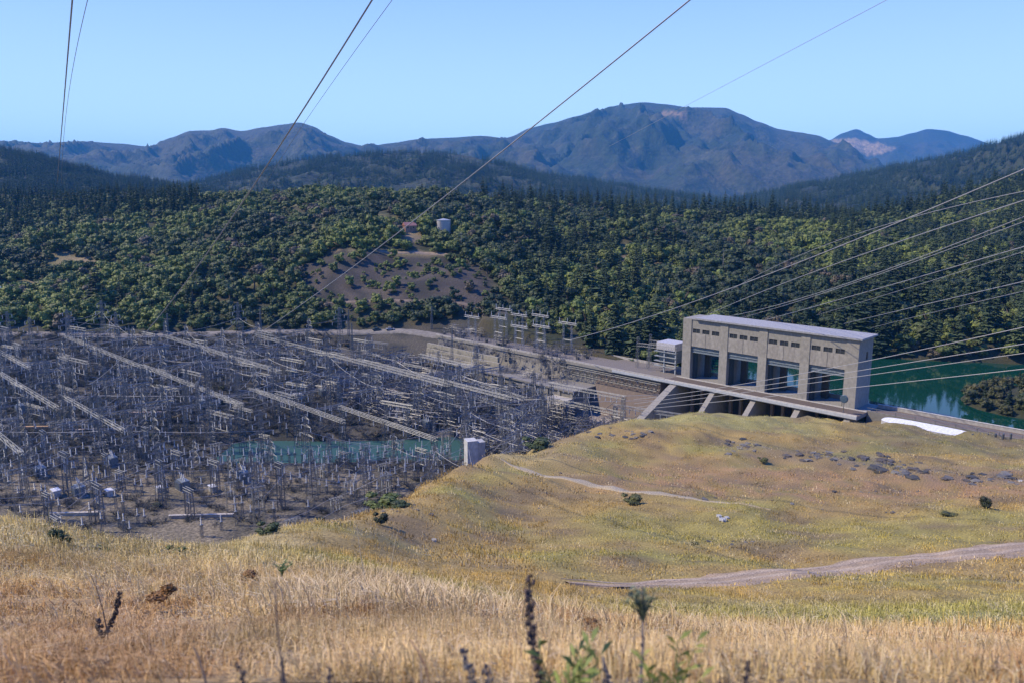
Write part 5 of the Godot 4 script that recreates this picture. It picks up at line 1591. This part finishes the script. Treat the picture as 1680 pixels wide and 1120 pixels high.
# ---------------------------------------------------------------- small things on the far slope
func build_slope_things() -> void:
	var p := ground_at(728, 380, 600) + Vector3(0, 3.0, 0)
	var tk := thing("water_tank", "white round water tank on the wooded slope", "water tank", p)
	var b := MB.new()
	b.lathe(Vector3.ZERO, [Vector2(5.2, -3), Vector2(5.2, 7.0)], 28, Color(0.50, 0.49, 0.48))
	part("shell", b.mesh(M.paint), tk)
	var b2 := MB.new()
	b2.lathe(Vector3.ZERO, [Vector2(5.45, 6.9), Vector2(5.45, 7.15), Vector2(0.0, 8.4)], 28, Color(0.45, 0.47, 0.49))
	part("roof", b2.mesh(M.paint), tk)
	var b3 := MB.new()
	for s in [-0.3, 0.3]: b3.bar(Vector3(s - 2.0, -1, 4.9), Vector3(s - 2.0, 7.6, 4.9), 0.06, 0.06, STEEL)
	for i in 18: b3.bar(Vector3(-2.3, i * 0.42, 4.9), Vector3(-1.7, i * 0.42, 4.9), 0.04, 0.04, STEEL)
	part("ladder", b3.mesh(M.steel), tk)
	var q := ground_at(672, 390, 590)
	var h := thing("cottage", "small reddish house among trees left of the water tank", "house", q + Vector3(0, 0.8, 0), "", Basis(Vector3.UP, 0.5))
	part("wall", one_box(Vector3(-4.2, -2, -3), Vector3(4.2, 3.0, 3), Color(0.42, 0.25, 0.19), M.paint), h)
	var rb := MB.new()
	prism(rb, [Vector2(-3.5, 2.95), Vector2(3.5, 2.95), Vector2(0, 5.4)], -4.7, 4.7, Color(0.46, 0.22, 0.15))
	part("roof", rb.mesh(M.paint), h)
	for x in [-2.4, 2.0]: part("window", one_box(Vector3(x - 0.6, 1.0, 2.98), Vector3(x + 0.6, 2.2, 3.05), Color.WHITE, M.glass), h)
	part("door", one_box(Vector3(-0.5, 0, 2.98), Vector3(0.5, 2.1, 3.06), Color(0.2, 0.12, 0.09), M.paint), h)
	var r := ground_at(-5, 482, 520)
	var s := thing("shed", "low building with a pale blue roof at the left edge", "shed", r + Vector3(0, 1.0, 0), "", Basis(Vector3.UP, 0.3))
	part("wall", one_box(Vector3(-6, -3, -3.5), Vector3(6, 2.6, 3.5), Color(0.45, 0.45, 0.44), M.paint), s)
	var sr := MB.new()
	prism(sr, [Vector2(-4.0, 2.55), Vector2(4.0, 2.55), Vector2(0, 4.2)], -6.5, 6.5, Color(0.30, 0.42, 0.55))
	part("roof", sr.mesh(M.paint), s)
	car(618, 552, 431, Color(0.035, 0.09, 0.11), "dark teal car on the pale road under the brown cut slope")
	car(640, 552, 430, Color(0.62, 0.63, 0.65), "white car behind the dark teal one on the pale road")
	for c in [[757, 430, "utility pole on the slope right of the brown cut", 545], [1185, 470, "thin utility pole among the trees behind the gate house", 520], [1500, 425, "thin utility pole among the trees above the lake", 560]]:
		var o := thing("utility_pole", c[2], "pole", ground_at(c[0], c[1], c[3]), "utility poles")
		var pb := MB.new()
		pb.bar(Vector3.ZERO, Vector3(0, 15, 0), 0.22, 0.15, Color(0.26, 0.23, 0.19), 7, true)
		part("pole", pb.mesh(M.bark), o)
		part("cross_arm", one_box(Vector3(-1.3, 13.6, -0.08), Vector3(1.3, 13.85, 0.08), Color(0.26, 0.23, 0.19), M.bark), o)

func car(px: float, py: float, d: float, k: Color, label: String) -> void:
	var p := ground_at(px, py, d)
	p.y += 0.72
	var o := thing("parked_car", label, "car", p, "", Basis(Vector3.UP, 0.05))
	var b := MB.new()
	var low := [Vector3(-2.3, 0.35, 0), Vector3(-2.25, 0.85, 0), Vector3(-1.2, 0.95, 0), Vector3(1.6, 0.95, 0), Vector3(2.3, 0.8, 0), Vector3(2.3, 0.35, 0)]
	var poly := []
	for v in low: poly.append(Vector2(v.x, v.y))
	poly.reverse()
	var turn := Transform3D(Basis(Vector3.UP, PI / 2), Vector3.ZERO)
	prism(b, poly, -0.9, 0.9, k)
	part("body", b.mesh(M.paint), o, turn)
	var c := MB.new()
	prism(c, [Vector2(1.6, 0.95), Vector2(1.1, 1.45), Vector2(-0.6, 1.48), Vector2(-1.25, 0.95)], -0.78, 0.78, Color.WHITE)
	part("window", c.mesh(M.glass), o, turn)
	part("roof", one_box(Vector3(-0.6, 1.46, -0.74), Vector3(1.05, 1.53, 0.74), k, M.paint), o, Transform3D(Basis(Vector3.UP, PI), Vector3.ZERO))
	var w := MB.new()
	w.lathe(Vector3.ZERO, [Vector2(0, -0.11), Vector2(0.3, -0.11), Vector2(0.34, -0.06), Vector2(0.34, 0.06), Vector2(0.3, 0.11), Vector2(0, 0.11)], 14, Color.WHITE)
	var wm := w.mesh(M.tyre)
	for x in [-1.45, 1.45]:
		for z in [-0.85, 0.85]: part("wheel", wm, o, Transform3D(Basis(Vector3.RIGHT, PI / 2), Vector3(x, 0.34, z)))

# ---------------------------------------------------------------- things on the grass hill
func hit(px: float, py: float) -> Vector3:     # where a line of sight meets the hill
	var d := 2.5
	while d < 260.0:
		var p := at(px, py, d)
		if p.y <= hill(p.x, d): return Vector3(p.x, hill(p.x, d), -d)
		d *= 1.004
	var e := at(px, py, 200.0)
	return Vector3(e.x, hill(e.x, 200.0), -200.0)

func rock_mesh(seed_: int) -> ArrayMesh:
	var fn := FastNoiseLite.new()
	fn.seed = seed_; fn.frequency = 0.9; fn.fractal_octaves = 3
	var b := MB.new()
	var rows := 9; var cols := 14
	var g := []
	for j in rows + 1:
		for i in cols:
			var th := PI * j / rows; var ph := TAU * i / cols
			var q := Vector3(sin(th) * cos(ph), cos(th), sin(th) * sin(ph))
			var e := 1.0 + 0.55 * fn.get_noise_3dv(q * 1.2) + 0.12 * fn.get_noise_3dv(q * 5.0)
			var f := q * e
			f.x = clampf(f.x, -0.85, 0.8); f.y = minf(f.y, 0.72)
			g.append(f * Vector3(1, 0.75, 0.9))
	for j in rows:
		for i in cols:
			var i2 := (i + 1) % cols
			var k := Color.WHITE * rng.randf_range(0.8, 1.1)
			if j < rows - 1: b.tri(g[j * cols + i], g[(j + 1) * cols + i2], g[(j + 1) * cols + i], k)
			if j > 0: b.tri(g[j * cols + i], g[j * cols + i2], g[(j + 1) * cols + i2], k)
	return b.mesh(M.rock)

func build_hill_things() -> void:
	rng.seed = 21
	var rocks := []
	for i in 5: rocks.append(rock_mesh(i + 3))
	var greys := []
	for i in 4:
		var m: StandardMaterial3D = M.rock.duplicate()
		m.albedo_color = [Color(0.20, 0.19, 0.18), Color(0.10, 0.10, 0.10), Color(0.30, 0.28, 0.25), Color(0.16, 0.135, 0.115)][i].linear_to_srgb()
		greys.append(m)
	var beds := [   # column, row, spread, spread, count, size, where
		[1215, 735, 34, 9, 34, 1.1, "in the rocky patch right of the hill's round top"], [1345, 748, 40, 8, 36, 1.1, "at the left of the long rocky ledge"], [1440, 757, 40, 10, 36, 1.2, "in the middle of the long rocky ledge"], [1500, 770, 34, 12, 30, 1.6, "in the dark boulder heap of the rocky ledge"], [1620, 787, 50, 9, 32, 1.2, "at the right end of the rocky ledge"], [1030, 713, 50, 9, 26, 0.9, "on the stony brow below the hill's round top"],
		[660, 840, 40, 12, 10, 0.5, "on the near left shoulder of the hill"], [1200, 890, 40, 6, 7, 0.4, "by the bare patch above the dirt road"], [1465, 842, 36, 4, 8, 0.5, "by the small bare bank on the hillside"], [1160, 818, 40, 4, 6, 0.5, "beside the pale footpath"], [900, 790, 90, 40, 14, 0.35, "scattered over the middle of the hill"], [1350, 800, 150, 25, 16, 0.4, "scattered over the brown slope below the ledge"], [760, 900, 60, 10, 8, 0.22, "in the grass in the middle of the hill"]]
	for B in beds:
		for i in B[4]:
			var p := hit(B[0] + rng.randfn() * B[2] * 0.6, B[1] + rng.randfn() * B[3] * 0.6)
			var s: float = B[5] * (0.22 + 0.72 * rng.randf() ** 1.8)
			var g := rng.randi() % 4
			var o := single("rock", rocks[rng.randi() % 5], "%s %s rock %s" % ["large" if s > 0.62 else "small" if s < 0.32 else "middling", ["grey", "dark grey", "pale grey", "brownish"][g], B[6]], "rock", "rocks on the grass hill", Transform3D(Basis.from_scale(Vector3(s * 1.2, s * rng.randf_range(0.8, 1.4), s)).rotated(Vector3.UP, rng.randf() * TAU), p - Vector3(0, s * 0.25, 0)))
			o.material_override = greys[g]
	# white stones and scrap on the middle of the hill
	for q in [[1186, 855, 0.55, "white stone standing on the hillside right of the path"], [1180, 848, 0.4, "pale stone behind the white one on the hillside"], [1193, 850, 0.35, "small pale stone right of the white one"], [712, 888, 0.3, "small white stone in the near grass left of centre"], [1676, 790, 0.5, "pale stone at the right edge of the rocky ledge"]]:
		var o := single("white_stone", rocks[0], q[3], "stone", "", Transform3D(Basis.from_scale(Vector3(q[2], q[2] * 1.1, q[2])), hit(q[0], q[1])))
		o.material_override = M.white_rock
	# bushes
	var bm := []
	for k in 3: bm.append(crown_mesh(400 + k, 10, 60, 0.045, 0.85))
	var stem := trunk_mesh(71, 0.3, 0.03)
	for q in [[391, 884, 1.35, 1.1, 0, "dark round bush on the left shoulder of the hill"], [440, 876, 1.6, 1.0, 1, "spreading green bush right of the dark round one"], [628, 834, 4.6, 2.2, 2, "wide bright green bush where the hill meets the yard"], [545, 842, 5.2, 2.0, 1, "low green bush at the edge of the yard"], [655, 832, 2.6, 1.1, 1, "small bush right of the wide bright green one"], [100, 892, 0.6, 0.65, 1, "small green bush on the crest at the left"], [165, 903, 0.6, 0.25, 2, "low green bush on the crest, second from the left"], [288, 913, 0.7, 0.5, 2, "yellow green bush in the dip of the near crest"], [318, 912, 0.5, 0.35, 1, "tiny bush right of the yellow green one in the dip"], [625, 860, 1.6, 1.5, 0, "small dark bush on the stony shoulder below the wide bush"], [1617, 834, 2.0, 2.6, 0, "dark pointed bush on the hillside at the right"], [1037, 826, 3.4, 1.8, 3, "olive bush beside the pale footpath"], [1252, 760, 2.5, 1.6, 3, "olive bush under the rocky patch"], [880, 737, 7.0, 3.2, 1, "dark bush behind the brow of the hill near the pale block"], [845, 740, 5.5, 3.0, 0, "dark bush behind the pale block"], [1560, 846, 2.4, 0.8, 3, "low olive bush left of the dark pointed one"], [1140, 893, 1.0, 0.4, 3, "low olive tuft below the footpath"]]:
		var p := hit(q[0], q[1])
		var o := thing("bush", q[5], "bush", p - Vector3(0, 0.1, 0), "bushes on the grass hill", Basis.from_scale(Vector3(q[2], q[3] * 1.1, q[2])))
		part("stem", stem, o)
		part("crown", bm[int(q[2] * 10) % 3], o).material_override = M[["leaf_dark", "leaf_green", "leaf_bright", "leaf_olive"][q[4]]]

# ---------------------------------------------------------------- foreground weeds
func weed(called: String, label: String, category: String, d: float, pts: Array, r: float, pods: int, pod: float, k: Color, pk: Color) -> void:
	var base := at(pts[0][0], pts[0][1], d)
	var gy := hill(base.x, d)
	var o := thing(called, label, category, Vector3(base.x, gy, -d))
	var c := Curve3D.new()
	c.add_point(Vector3(0, -0.05, 0))
	for i in pts.size():
		var q := at(pts[i][0], pts[i][1], d + 0.06 * i) - Vector3(base.x, gy, -d)
		if q.y > 0.04: c.add_point(q)
	for i in range(1, c.point_count - 1):
		var t := (c.get_point_position(i + 1) - c.get_point_position(i - 1)) / 6.0
		c.set_point_in(i, -t); c.set_point_out(i, t)
	var L := c.get_baked_length()
	var b := MB.new()
	var n := 22
	for i in n:
		b.bar(c.sample_baked(L * i / n), c.sample_baked(L * (i + 1) / n), r * (1.0 - 0.6 * i / n), r * (1.0 - 0.6 * (i + 1) / n), k, 6)
	part("stalk", b.mesh(M.bark), o)
	if pods:
		var pm := MB.new()
		for i in pods:
			var f := rng.randf_range(0.25, 1.0) if pod < 0.02 else 1.0 - 0.75 * rng.randf() ** 1.2
			var p := c.sample_baked(L * f)
			var th := rng.randf() * TAU
			var dir := Vector3(cos(th), rng.randf_range(-0.1, 0.9), sin(th)).normalized()
			var e := pod * rng.randf_range(0.5, 1.3)
			blob(pm, p + dir * (r + e * 0.5), Vector3(e * 0.55, e * 0.8, e * 0.55), pk * rng.randf_range(0.6, 1.3), 0.4)
		part("seed_pods", pm.mesh(M.bark), o)

func leafy(label: String, d: float, px: float, py: float, wpx: float, n: int, k: Color, called := "green_weed", foot := 0.0) -> void:
	var base := at(px, 1120, d); base.y = hill(base.x, d)
	if foot > 0.0: base = at(px, foot, d)
	var topp := at(px, py, d)
	var H := maxf(topp.y - base.y, 0.08)
	var W := wpx / F * d * 0.5
	var o := thing(called, label, "weed", base)
	var sb := MB.new(); var lb := MB.new()
	for i in n:
		var th := rng.randf() * TAU
		var out := Vector3(cos(th), 0, sin(th))
		var hh := H * rng.randf_range(0.55, 1.0)
		var tip := out * W * rng.randf_range(0.3, 1.0) + Vector3(0, hh, 0)
		var mid := tip * 0.5 + Vector3(0, hh * 0.12, 0) - out * W * 0.1
		sb.bar(Vector3.ZERO, mid, 0.004, 0.003, k * 0.8, 5); sb.bar(mid, tip, 0.003, 0.0012, k * 0.8, 5)
		for j in 17:
			var f := 0.2 + 0.8 * j / 16.0
			var p := (Vector3.ZERO.lerp(mid, f * 2.0)) if f < 0.5 else mid.lerp(tip, f * 2.0 - 1.0)
			var a := rng.randf() * TAU
			var dir := (Vector3(cos(a), 0.7, sin(a)) + out * 0.4).normalized()
			var ln := minf(H * rng.randf_range(0.14, 0.26), rng.randf_range(0.035, 0.065))
			var sd := dir.cross(Vector3(rng.randf() - 0.5, 0.3, rng.randf() - 0.5)).normalized() * ln * 0.13
			var q := p + dir * ln * 0.5 + Vector3(0, ln * 0.05, 0)
			var kk := k * rng.randf_range(0.75, 1.35)
			lb.tri(p, q - sd, q + sd, kk); lb.tri(q - sd, p + dir * ln - Vector3(0, ln * 0.1, 0), q + sd, kk)
	part("stems", sb.mesh(M.leaf), o)
	part("leaves", lb.mesh(M.leaf), o)

func build_weeds() -> void:
	rng.seed = 31
	var dk := Color(0.060, 0.047, 0.038); var gy := Color(0.15, 0.125, 0.10)
	weed("dead_mullein", "tall dark dead mullein stalk in the foreground, right of centre", "dead plant", 2.15, [[893, 1150], [885, 1100], [872, 1050], [868, 1000], [869, 948]], 0.0085, 230, 0.0085, dk, Color(0.085, 0.060, 0.048))
	weed("dead_mullein", "grey mullein stalk with a leafy green top, right of the tall dark one", "dead plant", 2.15, [[1048, 1150], [1052, 1100], [1055, 1060], [1054, 1010], [1054, 962]], 0.0075, 40, 0.006, gy, gy)
	leafy("green tuft of leaves at the top of the grey mullein stalk", 2.18, 1056, 960, 74, 10, Color(0.10, 0.12, 0.065), "mullein_top", 1018)
	weed("dead_stalk", "dark forked dead stalk in the grass at the left", "dead plant", 5.2, [[170, 1045], [178, 1030], [190, 1005], [196, 972]], 0.010, 130, 0.012, dk, dk)
	weed("dead_stalk", "thin bare dead stem leaning left beside the forked one", "dead plant", 5.2, [[176, 1040], [168, 1000], [158, 965], [147, 940]], 0.006, 0, 0.02, dk, dk)
	weed("dead_stalk", "short dark dead stalk left of the forked one", "dead plant", 5.2, [[162, 1042], [163, 1030], [162, 1016]], 0.008, 14, 0.022, dk, dk)
	weed("dead_stalk", "thin upright dead stem with a dark foot, left of centre", "dead plant", 2.0, [[465, 1150], [462, 1090], [456, 1040], [452, 990], [452, 955]], 0.004, 0, 0.02, dk, dk)
	weed("dead_stalk", "dark stub at the foot of the thin upright stem", "dead plant", 2.0, [[468, 1160], [466, 1120], [462, 1085]], 0.010, 60, 0.006, dk, dk)
	weed("dead_stalk", "bare dead stem leaning left at the bottom edge, left third", "dead plant", 2.0, [[345, 1160], [335, 1110], [326, 1080], [317, 1060]], 0.006, 0, 0.02, dk, dk)
	weed("dead_stalk", "short dark stalk at the bottom edge right of the leaning stem", "dead plant", 2.0, [[408, 1160], [396, 1105], [388, 1086]], 0.007, 50, 0.006, dk, dk)
	weed("dead_stalk", "thin reddish stem leaning left at the bottom, just left of centre", "dead plant", 2.0, [[712, 1160], [700, 1098], [688, 1072], [672, 1048]], 0.004, 0, 0.02, Color(0.12, 0.06, 0.04), dk)
	weed("dead_stalk", "grey dead stalk with a rounded head at the bottom centre", "dead plant", 2.0, [[780, 1160], [772, 1110], [766, 1085], [760, 1062]], 0.007, 90, 0.008, gy * 0.8, Color(0.10, 0.09, 0.08))
	weed("dead_stalk", "short grey stalk at the bottom edge, right of the rounded one", "dead plant", 2.0, [[805, 1160], [803, 1120], [796, 1096]], 0.008, 70, 0.007, gy * 0.8, Color(0.09, 0.08, 0.075))
	weed("dead_stalk", "slim grey stalk beneath the green weed at the bottom", "dead plant", 2.0, [[1000, 1160], [996, 1110], [989, 1078]], 0.010, 80, 0.007, gy, Color(0.13, 0.11, 0.10))
	weed("dead_stalk", "short dark stalk at the bottom right of centre", "dead plant", 2.0, [[1226, 1160], [1226, 1115], [1225, 1084]], 0.008, 60, 0.006, dk, dk)
	weed("dead_stalk", "small dark stub at the bottom edge, left of the reddish stem", "dead plant", 2.0, [[541, 1160], [540, 1120], [540, 1095]], 0.007, 40, 0.006, dk, dk)
	weed("straw_stem", "pale bent straw stem standing on the rise at the centre left", "dry stem", 16.0, [[600, 960], [590, 900], [585, 860]], 0.015, 0, 0.02, Color(0.5, 0.43, 0.27), gy)
	weed("straw_stem", "pale straw stem leaning right on the rise", "dry stem", 18.0, [[640, 950], [645, 905], [652, 872]], 0.015, 0, 0.02, Color(0.5, 0.43, 0.27), gy)
	leafy("leafy green weed at the bottom beside the tall dead mullein", 2.05, 930, 1048, 120, 18, Color(0.15, 0.18, 0.04))
	leafy("leafy green weed at the bottom right of the grey mullein", 2.05, 1100, 1052, 130, 15, Color(0.17, 0.19, 0.035))
	leafy("small fresh green plant in the dry grass left of centre", 6.6, 462, 918, 44, 8, Color(0.10, 0.18, 0.06), "green_weed", 944)
	leafy("tiny dark green plant beside the dirt road's left end", 56.0, 1092, 917, 16, 8, Color(0.035, 0.06, 0.02), "green_weed", 936)
	# rusty dry clumps
	for q in [[415, 966, 9.0, 0.30, "rust coloured flower clump in the dry grass left of centre"], [268, 1003, 6.2, 0.30, "brown rust patch of weeds in the grass at the left"], [975, 1068, 4.2, 0.16, "small orange brown clump beside the mullein stalks"]]:
		var p := hit(q[0], q[1])
		var o := single("rusty_clump", crown_mesh(int(q[0]), 7, 60, 0.05, 0.5), q[4], "weed", "", Transform3D(Basis.from_scale(Vector3(q[3] * 1.6, q[3], q[3] * 1.4)), p + Vector3(0, 0.12, 0)))
		o.material_override = M.leaf_rust

func tinted(called: String, from: String, k: Color) -> void:
	var m: StandardMaterial3D = M[from].duplicate()
	m.albedo_color = k.linear_to_srgb()
	m.resource_name = called
	M[called] = m

func _ready() -> void:
	var cam := Camera3D.new()
	cam.name = "camera"
	cam.position = Vector3(0, 100, 0)
	cam.rotation.x = -PITCH
	cam.fov = rad_to_deg(2.0 * atan(560.0 / F))
	cam.near = 0.1
	cam.far = 40000.0
	cam.current = true
	var lens := CameraAttributesPhysical.new()
	lens.frustum_focal_length = 27.87
	lens.frustum_focus_distance = 120.0
	lens.frustum_near = 0.1
	lens.frustum_far = 40000.0
	lens.exposure_aperture = 2.8
	cam.attributes = lens
	add_child(cam)
	cam.fov = rad_to_deg(2.0 * atan(560.0 / F))
	var env := Environment.new()
	env.background_mode = Environment.BG_SKY
	var sm := ProceduralSkyMaterial.new()
	sm.sky_top_color = Color(0.05, 0.37, 0.86)
	sm.sky_horizon_color = Color(0.80, 0.93, 0.99)
	sm.sky_curve = 0.17
	sm.ground_bottom_color = Color(0.16, 0.15, 0.11)
	sm.ground_horizon_color = Color(0.45, 0.52, 0.58)
	sm.sun_angle_max = 20.0
	var sky := Sky.new()
	sky.sky_material = sm
	env.sky = sky
	env.tonemap_mode = Environment.TONE_MAPPER_LINEAR
	env.tonemap_exposure = 1.65
	env.sdfgi_enabled = true
	env.ssao_enabled = true
	env.ssil_enabled = true
	env.fog_enabled = true
	env.fog_light_color = Color(0.36, 0.72, 1.0)
	env.fog_density = 0.000060
	var we := WorldEnvironment.new()
	we.name = "environment"
	we.environment = env
	add_child(we)
	var sun := DirectionalLight3D.new()
	sun.name = "sun"
	sun.light_color = Color(1.0, 0.94, 0.83)
	sun.light_energy = 1.3
	sun.light_angular_distance = 0.5
	sun.shadow_enabled = true
	add_child(sun)
	sun.look_at_from_position(Vector3.ZERO, -Vector3(-0.68, 0.68, -0.04), Vector3.UP)

	n_lo.seed = 1; n_lo.frequency = 0.006; n_lo.fractal_octaves = 3
	n_mid.seed = 2; n_mid.frequency = 0.03; n_mid.fractal_octaves = 3
	n_hi.seed = 3; n_hi.frequency = 0.25; n_hi.fractal_octaves = 3
	n_ridge.seed = 4; n_ridge.frequency = 0.05; n_ridge.fractal_octaves = 3
	make_materials()
	tinted("leaf_dark", "leaf", Color(0.028, 0.040, 0.014)); tinted("leaf_dry", "leaf", Color(0.13, 0.10, 0.065)); tinted("leaf_green", "leaf", Color(0.055, 0.080, 0.020)); tinted("leaf_bright", "leaf", Color(0.095, 0.125, 0.022)); tinted("leaf_olive", "leaf", Color(0.105, 0.11, 0.030)); tinted("leaf_rust", "leaf", Color(0.26, 0.12, 0.025)); tinted("white_rock", "rock", Color(0.66, 0.66, 0.64))
	var t0 := Time.get_ticks_msec()
	make_hill_grid()
	make_valley_grid()
	print("grids ", Time.get_ticks_msec() - t0)
	build_ground()
	build_paths()
	build_mountains()
	print("mountains ", Time.get_ticks_msec() - t0)
	insulator = insulator_mesh()
	build_dam()
	build_yard()
	build_wires()
	print("yard ", Time.get_ticks_msec() - t0)
	build_slope_things()
	build_forest()
	build_hill_things()
	print("forest ", Time.get_ticks_msec() - t0)
	build_weeds()
	build_grass()
	build_tall_straw()
	print("all ", Time.get_ticks_msec() - t0)
